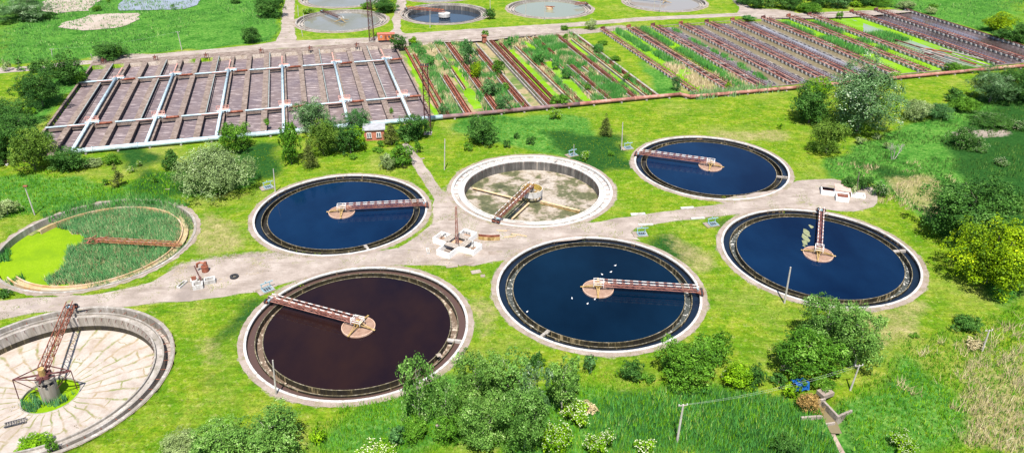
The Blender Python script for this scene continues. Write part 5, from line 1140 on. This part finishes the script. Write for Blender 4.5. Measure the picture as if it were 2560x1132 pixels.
# right valve chamber
vc = thing('valve_chamber', 'white and pink open chambers with a flat roof at the right end of the road', 'chamber', G(2105, 490), R(-18))
def openbox(cx_, cy_, sx, sy, h, mat, th=.2):
    m_ = MB(); m_.box((cx_, cy_-sy/2+th/2, h/2), (sx, th, h)); m_.box((cx_, cy_+sy/2-th/2, h/2), (sx, th, h)); m_.box((cx_-sx/2+th/2, cy_, h/2), (th, sy-2*th, h)); m_.box((cx_+sx/2-th/2, cy_, h/2), (th, sy-2*th, h)); return m_
openbox(-3.3, 1.0, 3.2, 3.6, 1.2, white_concrete).build('wall', [white_paint], vc); openbox(-.2, -1.9, 2.9, 3.2, 1.2, white_concrete).build('wall', [white_paint], vc); openbox(3.6, 1.0, 3.2, 2.0, .6, white_concrete).build('low_wall', [white_paint], vc)
MB().box((0, 1.75, .65), (3.3, 3.6, 1.3)).box((0, 1.75, 1.38), (3.7, 4.0, .16)).build('covered_pit', [mottled('pink_slab', [(.3, (.36, .24, .20)), (.7, (.48, .36, .31))], 1)], vc)
MB().box((-3.3, 1, .35), (2.8, 3.1, .1)).box((-.2, -1.9, .35), (2.5, 2.7, .1)).build('pit_floor', [rust_dark], vc)
many('beam', MB().box((0, 0, 0), (2.6, .3, .1)), [rust], vc, [(-.2, -2.6+.6*k, 1.12, 0) for k in range(3)])
MB().box((-3.3, 1.9, 1.25), (3.3, 1.4, .08)).build('cover_slab', [pale_paving], vc)
# pump at left
pz = thing('valve_well', 'white concrete well ruin with a leaning rusty spindle beside the overgrown tank', 'well', G(508, 712), R(20))
openbox(-.9, -.6, 1.9, 1.7, 1.0, white_concrete, .25).build('wall', [white_concrete], pz); openbox(1.3, .5, 2.1, 1.5, .9, white_concrete, .25).build('wall', [white_concrete], pz); openbox(-1.6, 1.6, 1.3, 1.2, .7, white_concrete, .22).build('wall', [white_concrete], pz)
MB().tube((0, 0, .2), (-.9, .4, 4.4), .12, n=8).box((-.3, .1, 1.6), (.5, .3, .6)).build('spindle', [rust_dark], pz); MB().box((-1.6, 1.6, .9), (.9, .2, .9)).build('gate', [rust], pz)
hp = thing('rusty_tank', 'rusty bent pipe stub on a round drum beside the white well ruin', 'drum', G(514, 678))
MB().tube((0, 0, 0), (0, 0, 1.3), .7, n=18).build('drum', [rust], hp); MB().path([Vector((0, 0, 1.2)), Vector((0, 0, 1.9)), Vector((-.8, 0, 2.1)), Vector((-1.5, .1, 1.7)), Vector((-1.6, .1, .9))], .22, 10).box((.3, 0, 1.8), (.5, .4, .9)).build('elbow', [rust], hp)
ty = thing('discarded_truck_tyre', 'old black tyre lying on the dirt beside the road', 'tyre', G(586, 693))
MB().ring(.42, .85, .02, .38, 28).build('tread', [rubber], ty)
blades('weeds', None, 9, .3, .12, LM['grass'], 'weeds inside the old tyre', 'weeds', world=[circ(G(586, 693).x, G(586, 693).y, .4, 10)], z=0, avoid=False)
tg = thing('stone_trough', 'narrow white concrete trough with weeds inside, left of the white well ruin', 'trough', G(456, 713), R(75)); openbox(0, 0, 2.4, .8, .45, white_concrete, .14).build('wall', [white_concrete], tg)
blades('weeds', None, 9, .3, .12, LM['grass'], 'weeds in the narrow white trough', 'weeds', world=[circ(G(456, 713).x, G(456, 713).y, .35, 10)], z=.3, avoid=False)
tg = thing('stone_trough', 'small white concrete piece left of the cross-shaped chamber', 'trough', G(1070, 630), R(100)); openbox(0, 0, 1.9, .6, .5, white_concrete, .14).build('wall', [white_concrete], tg)
# hatches with light blue frames
def hatch(px, py, label, rz=.3, pit=True):
    t = thing('sluice_hatch', label, 'hatch', G(px, py), rz, 'sluice hatches beside the tanks')
    MB().box((0, 0, .08), (3.2, 2.3, .2)).build('slab', [pale_paving], t)
    if pit: MB().box((.3, -.2, .19), (1.6, 1.3, .04)).build('pit', [dark_metal], t)
    f = MB()
    for a, b_ in (((-.6, -.9), (1.3, -.9)), ((1.3, -.9), (1.3, .6)), ((1.3, .6), (-.6, .6)), ((-.6, .6), (-.6, -.9))): f.beam((*a, .3), (*b_, .3), .13)
    for k in range(4): f.beam((-.4+.45*k, -.9, .32), (-.4+.45*k, .6, .32), .06)
    f.beam((-.5, .5, .2), (-.5, .5, 1.3), .14); f.beam((1.2, .5, .2), (1.2, .5, 1.3), .14); f.beam((-.7, .5, 1.3), (1.9, .5, 1.3), .16); f.tube((.4, .5, 1.3), (.4, .5, 1.7), .12, n=8)
    f.build('sluice_frame', [cyan_paint], t); return t
hatch(1567, 371, 'light blue sluice hatch beside the pole at the farthest right blue tank'); hatch(1429, 389, 'grey slab hatch with a short pole behind the drained tank', .5)
hatch(1600, 586, 'light blue sluice hatch at the rim of the gull tank', .1); hatch(1778, 562, 'light blue sluice hatch with an earth pit on the lawn wedge', .3); hatch(667, 470, 'light blue sluice hatch left of the tank beside the brick hut', .6); hatch(664, 726, 'light blue sluice hatch at the end of the bridge over the brown tank', .7)
def loose(name, px, py, d, rz, mat, label, cat, z=None, tilt=0, grp=None):
    t = tag(MB().box((0, 0, 0), d).build(name, [mat]), label, cat, grp); t.location = G(px, py)+Vector((0, 0, d[2]/2+.03)); t.rotation_euler = (tilt, 0, rz); return t
for (px, py, L, w_, rz, lab) in ((1595, 537, 3.4, .9, .12, 'white slab on the upper road edge nearest the drained tank'), (1718, 521, 3.2, .7, .15, 'white slab on the upper road edge under the farthest right blue tank'), (1744, 547, 3.2, .6, .1, 'white slab on the lower road edge left of the hatch wedge'), (1614, 563, 3.4, .5, .05, 'white slab on the road edge above the light blue hatch'),
    (1258, 577, 3.0, .25, -.1, 'thin orange plank left of the scattered boards'), (1130, 666, 2.4, .9, .2, 'pale slab on the grass below the cross-shaped chamber'), (1166, 660, 3.2, .7, .4, 'long pale slab right below the cross-shaped chamber'), (1170, 640, 1.6, 1.2, .2, 'pale slab fragment by the near corner of the cross-shaped chamber'), (1190, 680, 2, 1.2, .3, 'crumbling pale slab on the grass near the gull tank'),
    (1240, 632, 3.2, 1.3, .1, 'pale concrete patch slab right of the cross-shaped chamber'), (1207, 690, .9, .9, .1, 'small pale stone block near the gull tank rim'), (1057, 397, .9, .6, .3, 'small white block beside the footpath by the brick hut'), (418, 474, 1.2, .6, .1, 'white stone on the grass left of the grey willow'), (1388, 404, .7, .4, .2, 'small white stone on the lawn behind the drained tank'), (1128, 548, 1.5, 1.0, .2, 'pale square slab by the weedy strip'), (1097, 888, .8, .8, .5, 'pale stone near the thicket'), (1097, 1063, .9, .7, .5, 'pale stone in the green thicket'), (2, 737, 3.2, .5, .6, 'grey slab at the left edge below the overgrown tank'), (1720, 247, .9, .4, 0, 'white stone right of the kink in the main pipe')):
    loose('concrete_slab' if 'plank' not in lab else 'plank', px, py, (L, w_, (.28 if 'road edge' in lab else .12) if 'patch' not in lab else .05), rz, (white_concrete if 'road edge' in lab else pale_paving) if 'plank' not in lab else ochre_pipe, lab, 'slab' if 'plank' not in lab else 'plank')
for i, (px, py, L, rz, lab) in enumerate(((1290, 580, 4.0, -.15, 'long weathered board on the road left of the drained tank'), (1298, 588, 3.5, -.3, 'brown board crossing the others on the road'), (1283, 571, 3, .1, 'pale board topmost of the scattered boards'), (1275, 592, 2.6, .2, 'short board nearest the curved rusty plates'))):
    loose('board', px, py, (L, .3, .12), rz, (wood, ochre_pipe)[i % 2], lab, 'board')
for i, (py, rr, lab) in enumerate(((595, 0, 'upper curved rusty steel plate on the road beside the cross-shaped chamber'), (601, .25, 'lower curved rusty steel plate on the road beside the cross-shaped chamber'))):
    t = tag(MB().ring(9.0, 9.12, .0, .75, 10, a0=R(-108), a1=R(-78)).build('curved_plate', [yellow_rust if i else rust]), lab, 'steel plate', 'curved rusty plates'); e = G(1228, py); t.location = (e.x, e.y+9.0, .05)
# outlet structure
oc = thing('outlet_channel', 'concrete outlet with wing walls and brown water in the near right field', 'outlet', G(2065, 1040))
def wallp(a, b_, h, name='wall', th=.34, z0=-1.2):
    A = G(*a)-oc.location; B_ = G(*b_)-oc.location; mb = MB(); mb.beam(A+Vector((0, 0, (h+z0)/2)), B_+Vector((0, 0, (h+z0)/2)), th, h-z0); mb.build(name, [old_concrete], oc)
wallp((2058, 1008), (2094, 1046), .55, 'side_wall'); wallp((2092, 1046), (2128, 1030), .5, 'wing_wall'); wallp((2002, 1048), (2054, 1044), .5, 'wing_wall'); wallp((2043, 1006), (2062, 1003), .6, 'head_wall', .3); wallp((2062, 1056), (2088, 1052), -.2, 'sill', .25)
fill('water', [p-oc.location for p in W([(2045,1005),(2062,1005),(2094,1048),(2108,1075),(2080,1075),(2056,1046)], 0)], -.62, lane_brown, .1, 1.5, kind=None, parent=oc)
fill('stream', W([(2062,1060),(2085,1060),(2100,1090),(2118,1120),(2140,1150),(2118,1150),(2100,1120),(2080,1085)], 0), -.95, water('shallow_stream', (.20, .14, .11), rough=.3, mottle=(.34, .26, .22), mscale=.8), .1, 1.5)
loose('stone_pile', 2062, 986, (2.2, 1.6, .7), .4, pale_paving, 'pale stone block pile at the head of the outlet', 'stones')
tp = thing('blue_tarp', 'blue tarp hung over a frame under the near right tree', 'tarp', G(1996, 970), .2)
mb = MB(); nn_ = 8
for i in range(nn_):
    for j in range(4):
        f = lambda a, b_: (-1.6+3.2*a/nn_, -1.0+2.0*b_/4, 1.9-.5*b_/4*1.0+.16*math.sin(a*1.9)+.1*math.sin(b_*2.3))
        mb.quad(f(i, j), f(i+1, j), f(i+1, j+1), f(i, j+1))
for i in range(nn_):
    g_ = lambda a: (-1.6+3.2*a/nn_, -1.0, 1.9+.16*math.sin(a*1.9)); h_ = lambda a: (-1.6+3.2*a/nn_, -1.35+.15*math.sin(a*1.4), .5)
    mb.quad(h_(i), h_(i+1), g_(i+1), g_(i))
mb.build('sheet', [blue_tarp], tp); tp.scale = (.72, .8, .9); fr = MB()
for x_ in (-1.5, 1.5): fr.beam((x_, -.95, 0), (x_, -.95, 1.85), .08); fr.beam((x_, .95, 0), (x_, .95, 1.35), .08)
fr.build('frame', [wood], tp)
sh = thing('wooden_frame', 'small wooden fence panel under the near right tree, left of the tarp', 'fence', G(1966, 925), .1)
mb = MB()
for i in range(8): mb.beam((-1+i*.28, 0, 0), (-1+i*.28, 0, 1.2), .12, .04)
mb.build('slat_panel', [wood], sh); MB().beam((-1.1, .04, 1.0), (1.1, .04, 1.0), .08).beam((-1.1, .04, .3), (1.1, .04, .3), .08).build('rail', [wood], sh)
# gulls
gulls = [(1538, 664, 'gull floating farthest from the feed well'), (1527, 680, 'gull second farthest from the feed well'), (1505, 686, 'gull closest behind the feed well'), (1430, 746, 'gull floating left of the feed well, leftmost of the five'), (1487, 748, 'gull just in front of the feed well'), (1469, 759, 'gull nearest the viewer in front of the feed well'), (1318, 779, 'lone gull near the left wall of the dark blue tank')]
g0 = None
for i, (px, py, lab) in enumerate(gulls):
    p = G(px, py, -.31)
    if g0 is None:
        g0 = thing('gull', lab, 'bird', p, .5, 'gulls on the dark blue tank')
        import bmesh
        bm = bmesh.new(); bmesh.ops.create_icosphere(bm, subdivisions=2, radius=1)
        for v_ in bm.verts:
            x_, y_, z_ = v_.co; t_ = (x_+1)/2
            v_.co = Vector((x_*.30, y_*.13*(.45+.9*math.sin(min(1, t_*1.1)*math.pi*.8)), z_*.11*(.5+.8*math.sin(t_*math.pi))+.06+(.05 if x_ < -.6 else 0)))
        bmesh.ops.create_icosphere(bm, subdivisions=1, radius=.075, matrix=Matrix.Translation((.27, 0, .22))); bmesh.ops.create_cone(bm, segments=8, radius1=.06, radius2=.05, depth=.16, cap_ends=True, matrix=Matrix.Translation((.24, 0, .14)))
        mm_ = bpy.data.meshes.new('body'); bm.to_mesh(mm_); bm.free(); link('body', mm_, [feather], g0)
        MB().tube((.33, 0, .22), (.43, 0, .205), .022, .005, 6).build('beak', [beak_m], g0)
        MB().hexa([(-.38, -.05, .12), (.05, -.14, .15), (.05, .14, .15), (-.38, .05, .12), (-.4, -.03, .14), (.05, -.1, .19), (.05, .1, .19), (-.4, .03, .14)]).build('wings', [mottled('grey_feather', [(.3, (.4, .41, .43)), (.7, (.5, .51, .53))], 5, bs=0)], g0)
        g0.scale = (.8, .8, .8)
    else: dup(g0, p, random.uniform(0, 6), lab)

# ------------------------------------------------------------------ trees and bushes
T = [
 # far left and top
 ('silvertree', -8, 108, -8, 54, 'broad grey-green tree at the top left corner by the pale sand'), ('darkbush', 100, 128, 32, 50, 'small dark bush at the right foot of the top left tree'),
 ('darktree', 232, 305, 107, 154, 'round dark tree standing on the far road above the basin corner'), ('greenbush', 290, 310, 118, 150, 'small bush leaning on the round dark tree at the far road'),
 ('sagebush', 5, 24, 150, 180, 'sparse grey shrub at the left end of the far road'), ('column', 37, 56, 145, 180, 'small upright tree at the left end of the far road'), ('darkbush', 72, 116, 147, 183, 'dark bush between the far road and the leafy trees'),
 ('darktree', 125, 200, 132, 218, 'tall green tree nearest the top left basin corner'), ('greenbush', 178, 212, 180, 212, 'low bush at the right foot of the tall green tree by the basin corner'), ('darktree', 45, 140, 178, 275, 'wide green tree left of the basin embankment'), ('brightbush', 60, 85, 268, 290, 'small bright bush below the wide green tree'),
 ('darktree', -50, 70, 250, 330, 'dark tree at the left edge behind the bigger ones'), ('darktree', -30, 95, 280, 400, 'dark tree crown at the left edge'), ('olivetree', 22, 118, 325, 440, 'olive green tree at the near left basin corner'), ('darktree', 118, 202, 370, 435, 'low dark bushy tree under the blue main pipe end'), ('darktree', -60, 22, 345, 420, 'dark tree cut by the left edge near the pink pipe'),
 ('sagebush', 205, 250, 393, 420, 'low pale shrub left of the blue main pipe bushes'), ('greenbush', 256, 294, 385, 417, 'green shrub under the left part of the blue main pipe'), ('conifer', 277, 308, 408, 472, 'small brown-green conifer left of the grey willow'), ('greenbush', 250, 272, 448, 468, 'tiny bush left of the small conifer'),
 ('flowerbush', 338, 356, 400, 420, 'small white flowering bush near the grey willow'), ('flowerbush', 315, 335, 416, 434, 'low white flowering bush left of the willow'), ('darkbush', 404, 446, 377, 428, 'dark shrub touching the left side of the grey willow'), ('greenbush', 376, 392, 442, 462, 'little green shrub below the willow left side'),
 ('willow', 438, 620, 360, 492, 'big grey-green willow in front of the blue main pipe'), ('greenbush', 515, 560, 460, 490, 'bright low bush at the foot of the grey willow'), ('tree', 540, 622, 303, 386, 'green tree growing over the blue main pipe'), ('sagebush', -25, 36, 500, 548, 'dark low shrub at the left edge behind the overgrown tank'),
 ('darkbush', -10, 22, 722, 748, 'dark weed bush at the left edge below the duckweed'),
 # brick hut thicket
 ('tree', 698, 752, 308, 418, 'slender bright tree left end of the hut thicket'), ('silvertree', 735, 822, 245, 345, 'tall airy grey-green tree of the hut thicket'), ('olivetree', 760, 845, 300, 400, 'broad olive tree in the middle of the hut thicket'), ('conifer', 752, 792, 350, 426, 'brown-green conifer in front of the hut thicket'), ('bluetree', 800, 872, 288, 385, 'blue-green tree in the hut thicket behind the conifer'),
 ('bluetree', 852, 928, 275, 340, 'grey-green round tree behind the brick hut'), ('darktree', 840, 905, 318, 392, 'dark leafy tree left of the brick hut'), ('brighttree', 866, 922, 318, 380, 'yellow-green tree touching the brick hut'), ('conifer', 954, 1000, 308, 368, 'olive pointed tree right of the brick hut'), ('darktree', 985, 1072, 288, 358, 'dark dense tree at the foot of the rusty floodlight mast'),
 ('greenbush', 934, 958, 352, 370, 'little bush under the hut window'), ('tree', 970, 1037, 358, 424, 'dark round bush at the head of the footpath'), ('sagebush', 944, 990, 385, 432, 'grey-green shrub left of the footpath bush'), ('greenbush', 928, 960, 368, 384, 'small green bush in front of the brick hut'), ('greenbush', 1028, 1056, 356, 388, 'small green bush right of the footpath'), ('greenbush', 873, 895, 384, 400, 'low shrub below the yellow-green tree'),
 ('darktree', 1160, 1252, 288, 371, 'round dark tree alone on the lawn in front of the purple pipe'), ('greenbush', 1158, 1184, 355, 381, 'small bush at the left foot of the lone round tree'), ('darkbush', 1258, 1279, 350, 373, 'left small dark bush of the three on the lawn'), ('darkbush', 1282, 1299, 331, 350, 'upper small dark bush of the three on the lawn'), ('darkbush', 1312, 1339, 342, 366, 'right small dark bush of the three on the lawn'),
 ('flowerbush', 1370, 1404, 268, 302, 'white flowering bush under the main pipe'), ('tree', 1373, 1427, 235, 270, 'dense green bush growing over the main pipe'), ('conifer', 1497, 1532, 284, 343, 'brown-green cone shaped tree alone on the lawn'), ('flowerbush', 1450, 1477, 376, 404, 'white flowering ball bush behind the drained tank'), ('greenbush', 1518, 1540, 376, 390, 'low spreading shrub between the two hatches'),
 ('bluetree', 1677, 1706, 190, 230, 'grey-green bush on the grass strip between the blocks'), ('greenbush', 1496, 1520, 102, 115, 'low shrub on the upper grass strip'), ('greenbush', 1525, 1552, 140, 155, 'low shrub halfway down the grass strip'),
 # top
 ('darktree', 636, 706, -14, 48, 'large dark tree at the top edge left of the vertical track'), ('darkbush', 604, 650, 67, 111, 'dark bush on the far road left of the vertical track'), ('darktree', 924, 992, -4, 34, 'dark bush between the pale tanks beside the gravel path'), ('greenbush', 900, 932, 6, 26, 'green bush behind the tall lattice mast'), ('flowerbush', 756, 786, 19, 38, 'white flowering bush at the far pale tank'),
 ('darkbush', 1209, 1238, 22, 51, 'round dark bush right of the half drained tank'), ('darktree', 974, 1018, 87, 126, 'green tree at the right end of the orange caravan'), ('brightbush', 1021, 1046, 92, 113, 'small bush between the caravan tree and the reed beds'), ('greenbush', 1204, 1223, 76, 92, 'small round bush on the far roadside'), ('sagebush', 1463, 1497, 48, 76, 'pale grey shrub on the far road edge'), ('greenbush', 1400, 1422, 64, 78, 'low green shrub left of the pale grey shrub'), ('reedclump', 1855, 1890, 38, 54, 'low dark green mound where the far roads meet'),
 ('poplar', 425, 440, 10, 26, 'small shrub on the pond bank'), ('greenbush', 228, 250, 14, 30, 'bush left of the pond'), ('darkbush', 575, 600, -6, 10, 'bush at the top edge right of the pond'), ('greenbush', 262, 275, -4, 8, 'tiny bush at the top edge above the pond'),
 ('darktree', 1838, 1885, -22, 14, 'dark tree first of the row at the top right'), ('darktree', 1875, 1920, -20, 25, 'dark tree second of the row at the top right'), ('poplar', 1912, 1960, -20, 22, 'grey-green tree third of the row at the top right'), ('darktree', 1950, 2005, -20, 28, 'dark tree fourth of the row at the top right'), ('greenbush', 2003, 2058, 8, 36, 'rounded green bush in front of the top right row'),
 ('darktree', 2020, 2085, -22, 22, 'dark tree fifth of the row at the top right'), ('bluetree', 2070, 2130, -20, 24, 'blue-green tree sixth of the row at the top right'), ('darktree', 2120, 2190, -18, 16, 'dark tree last of the row at the top right'), ('flowerbush', 2125, 2160, 2, 20, 'white flecked bush at the foot of the top right row'), ('greenbush', 2175, 2240, -4, 16, 'green bush at the right end of the top right row'), ('sagebush', 2252, 2290, 2, 26, 'grey round shrub at the top right meadow edge'), ('sagebush', 2318, 2342, 18, 38, 'grey small shrub by the dark lanes corner'), ('greenbush', 2325, 2345, 10, 24, 'small green shrub behind the grey small shrub'),
 ('limetree', 2475, 2537, 32, 85, 'yellow-green round tree in the far right meadow'), ('greenbush', 2092, 2108, 29, 47, 'tiny bush on the road end above the lanes'), ('darkbush', 2500, 2560, 74, 106, 'dark low bush below the yellow-green meadow tree'), ('darktree', 2545, 2590, 60, 112, 'dark tree cut by the right edge of the meadow'),
 # beds
 ('bluetree', 1149, 1192, 98, 164, 'dark blue-green tree inside the reed beds'), ('limetree', 1170, 1207, 157, 196, 'bright green bush inside the reed beds'), ('tree', 1229, 1262, 148, 188, 'green bush left of the dark trench'), ('bluetree', 1200, 1254, 195, 240, 'round bluish bush between the rusty troughs'), ('bluetree', 1235, 1282, 240, 284, 'bluish bush by the main pipe left of the dark trench'), ('bluetree', 1094, 1128, 258, 292, 'bush beside the small grey pool'),
 ('reedclump', 1035, 1066, 118, 142, 'rounded reed clump at the far end of the first reed bed'), ('reedclump', 1062, 1090, 140, 165, 'rounded reed clump below the far one in the first reed bed'), ('reedclump', 1268, 1290, 92, 118, 'dark reed clump at the far end above the widest duckweed lane'), ('reedclump', 1330, 1368, 128, 160, 'broad dark reed clump between the middle duckweed patches'), ('reedclump', 1375, 1400, 150, 172, 'reed clump right of the broad dark one'), ('reedclump', 1400, 1430, 168, 196, 'reed clump beside the middle duckweed lane'), ('greenbush', 1408, 1428, 84, 100, 'green bush at the far end of the last duckweed lane'), ('reedclump', 1480, 1510, 108, 134, 'reed clump near the far end of the outermost trough'), ('tree', 1256, 1278, 205, 228, 'small bush on the straw bank left of the trench'),
 ('tree', 1460, 1484, 204, 227, 'small round dark green bush on a near trough'), ('tree', 1553, 1575, 181, 203, 'small round bush beside the last duckweed lane'), ('brightbush', 1812, 1830, 205, 222, 'bright bush at the near end of the reed hedge'), ('tree', 2370, 2410, 158, 184, 'green shrub at the near end of the grey-green pool lane'), ('greenbush', 2395, 2450, 166, 184, 'low shrub beside the near ends of the right racks'), ('flowerbush', 2225, 2258, 180, 198, 'white flowering bush at the near rack ends'), ('flowerbush', 2300, 2325, 180, 194, 'small white flowering bush on the main pipe'),
 ('greenbush', 654, 673, 296, 316, 'little bush growing on a basin divider'), ('greenbush', 974, 984, 268, 286, 'small shoot on a right basin divider'),
 # right slope
 ('darktree', 1985, 2080, 205, 318, 'broad green tree left of the big grey-green poplar'), ('brighttree', 2018, 2078, 194, 250, 'bright green tree behind, left of the big poplar'), ('silvertree', 2068, 2242, 136, 338, 'huge grey-green poplar on the right slope'), ('olivetree', 2032, 2120, 298, 396, 'lighter green tree in front of the big poplar'), ('brightbush', 1944, 1961, 307, 324, 'tiny bright bush on the lawn right of the cone tree'),
 ('sagebush', 2265, 2330, 250, 308, 'pale sage shrub right of the big poplar'), ('bluetree', 2315, 2385, 258, 305, 'grey-green shrub in the shrub group on the right slope'), ('darkbush', 2370, 2416, 222, 258, 'dark shrub on the right slope near the leaning willow'), ('greenbush', 2392, 2452, 240, 285, 'spreading green shrub left of the leaning willow'), ('silvertree', 2440, 2535, 165, 264, 'leaning grey-green willow near the right end of the main pipe'),
 ('sagebush', 2140, 2168, 342, 366, 'tiny sage shrub first right of the poplar foot'), ('sagebush', 2185, 2206, 334, 350, 'tiny sage shrub second right of the poplar foot'), ('sagebush', 2210, 2228, 355, 375, 'tiny sage shrub next to the bare tree'), ('flowerdark', 2385, 2452, 318, 378, 'white flowering thicket below the leaning willow'), ('flowerdark', 2452, 2545, 284, 322, 'white flowering thicket at the upper right edge'), ('flowerdark', 2412, 2480, 356, 380, 'low white flowering bush on the dark slope'), ('flowerdark', 2540, 2580, 300, 330, 'white flowering bush cut by the right edge'), ('flowerdark', 2494, 2527, 393, 418, 'lone white flowering bush high on the dark slope'),
 ('darktree', 2500, 2600, 170, 260, 'dark tree mass at the upper right edge'), ('darktree', 2335, 2530, 438, 615, 'large dark leafy tree on the right'), ('limetree', 2392, 2585, 548, 728, 'large bright lime green tree at the right edge'), ('darkbush', 2105, 2150, 443, 482, 'dark bush right behind the white and pink chambers'), ('darkbush', 2145, 2190, 440, 480, 'dark bush behind the brown pole'), ('sagebush', 2122, 2150, 458, 486, 'small bluish bush touching the pink slab'), ('flowerdark', 2187, 2222, 455, 496, 'white flowering bush right of the chambers'),
 # near right
 ('poplar', 2008, 2140, 738, 890, 'tall grey-green tree at the near rim of the tank with algae flecks'), ('poplar', 2095, 2212, 770, 940, 'grey-green tree right half of the near right clump'), ('tree', 1953, 2110, 822, 962, 'dense green tree in front of the near right clump'), ('brightbush', 1964, 2012, 955, 1004, 'yellow-green bush below the blue tarp'), ('darkbush', 1928, 1972, 930, 968, 'dark bush left of the blue tarp'), ('brownbush', 2000, 2058, 980, 1042, 'orange-brown bush beside the outlet'), ('greenbush', 2035, 2090, 945, 985, 'low green bush under the near right clump'),
 ('darkbush', 2395, 2465, 793, 838, 'dark spreading bush above the right leaning pole'), ('greenbush', 2276, 2297, 831, 847, 'tiny round bush on the right lawn'), ('strawbush', 2422, 2462, 843, 878, 'straw coloured bush left of the right leaning pole'), ('flowerbush', 2234, 2292, 1080, 1140, 'white flowering ball bush in the near right corner field'), ('darkbush', 1942, 2012, 1094, 1150, 'dark bush at the bottom edge left of the stream'),
 ('tree', 1648, 1795, 845, 985, 'large round green tree in front of the gull tank'), ('tree', 1730, 1830, 828, 930, 'green tree right behind the large round one'), ('brightbush', 1808, 1885, 905, 978, 'dark yellow-green bush right of the large round tree'), ('darkbush', 1865, 1920, 915, 980, 'dark bush end of the row right of the large round tree'), ('flowerbush', 1805, 1828, 915, 955, 'white flowers between the large round tree and the bush'), ('darktree', 1545, 1607, 900, 960, 'small round dark tree below the gull tank'), ('greenbush', 1600, 1640, 930, 958, 'low bright bush right of the small round dark tree'),
 ('bluetree', 1458, 1502, 888, 942, 'small blue-green tree right end of the near thicket'),
 # near thicket
 ('poplar', 1000, 1092, 882, 1068, 'upright poplar sapling at the left end of the near thicket'), ('poplar', 1078, 1150, 930, 1075, 'grey-green poplar second in the near thicket'), ('poplar', 1130, 1250, 872, 1050, 'tall light poplar in the near thicket'), ('poplar', 1215, 1330, 868, 1030, 'darker poplar behind the middle of the near thicket'), ('silvertree', 1290, 1380, 905, 1080, 'poplar at the right of the near thicket'), ('poplar', 1360, 1448, 880, 1055, 'poplar at the right end of the near thicket'),
 ('darkbush', 1322, 1360, 878, 925, 'dark blue-green bush at the back of the near thicket'), ('column', 1412, 1462, 888, 985, 'slim sapling by the small blue-green tree'), ('poplar', 1140, 1270, 985, 1150, 'large poplar at the bottom edge of the near thicket'), ('poplar', 1250, 1375, 955, 1150, 'dense poplar at the bottom edge right of the largest'), ('tree', 1080, 1150, 1040, 1120, 'bright green young tree in the thicket foreground'), ('greenbush', 1000, 1070, 1050, 1110, 'green bush at the lower left of the near thicket'),
 ('flowerbush', 1395, 1482, 1000, 1072, 'white flowering bush right of the near thicket'), ('flowerbush', 1355, 1435, 1050, 1145, 'white flowering bush at the bottom edge under the thicket'), ('flowerbush', 1466, 1542, 1075, 1145, 'white flowering bush second at the bottom edge'), ('flowerbush', 1588, 1646, 1096, 1150, 'white flowering bush third at the bottom edge, left of the leaning pole'), ('flowerbush', 890, 982, 1105, 1160, 'white flowering bush at the bottom edge left of the thicket'), ('strawbush', 1440, 1495, 1008, 1040, 'dry straw tuft bush beside the white flowering bush'),
 ('poplar', 590, 745, 1028, 1170, 'grey-green poplar top at the bottom edge below the brown tank'), ('poplar', 478, 610, 1055, 1175, 'pale poplar top at the bottom edge, left of the other'), ('willow', 385, 500, 1082, 1165, 'low grey-green crown at the bottom edge right of the cracked tank'), ('brightbush', 768, 812, 1062, 1115, 'yellow-green shrub at the bottom edge below the brown tank'), ('greenbush', 690, 740, 1100, 1140, 'green bush beside the bottom edge poplar'), ('bluetree', 960, 1010, 1060, 1120, 'small bluish tree left of the near thicket'),
]
for (k, a, b_, c_, d_, lab) in T: 
    plant(k, a, b_, c_, d_, lab)
plant('greenbush', 118, 142, 1094, 1135, 'upright green sapling on the near rim of the cracked tank', z0=-.3)
plant('brightbush', 28, 112, 1098, 1150, 'bright green bush at the bottom edge inside the cracked tank', z0=-2.8)
# bare tree
bt = thing('bare_tree', 'leafless twiggy tree on the right slope', 'tree', G(2232, 398)); mb = MB(); rd = random.Random(3)
def twig(p, d, L, r, lv):
    q_ = p+d*L; mb.tube(p, q_, r, r*.6, 5, caps=False)
    if lv:
        for _ in range(3): twig(p+d*L*rd.uniform(.5, 1), (d+Vector((rd.uniform(-.7, .7), rd.uniform(-.7, .7), rd.uniform(-.1, .4)))).normalized(), L*.62, r*.55, lv-1)
for s in (-.35, 0, .4): twig(Vector((s, 0, -.2)), Vector((s*.9, rd.uniform(-.2, .2), 1)).normalized(), 2.6, .13, 4)
mb.build('trunk', [pale_bark], bt)
print('THINGS', len([o for o in C.objects if o.parent is None]), 'ALL', len(C.objects), 'tris', sum(len(m_.polygons) for m_ in bpy.data.meshes))
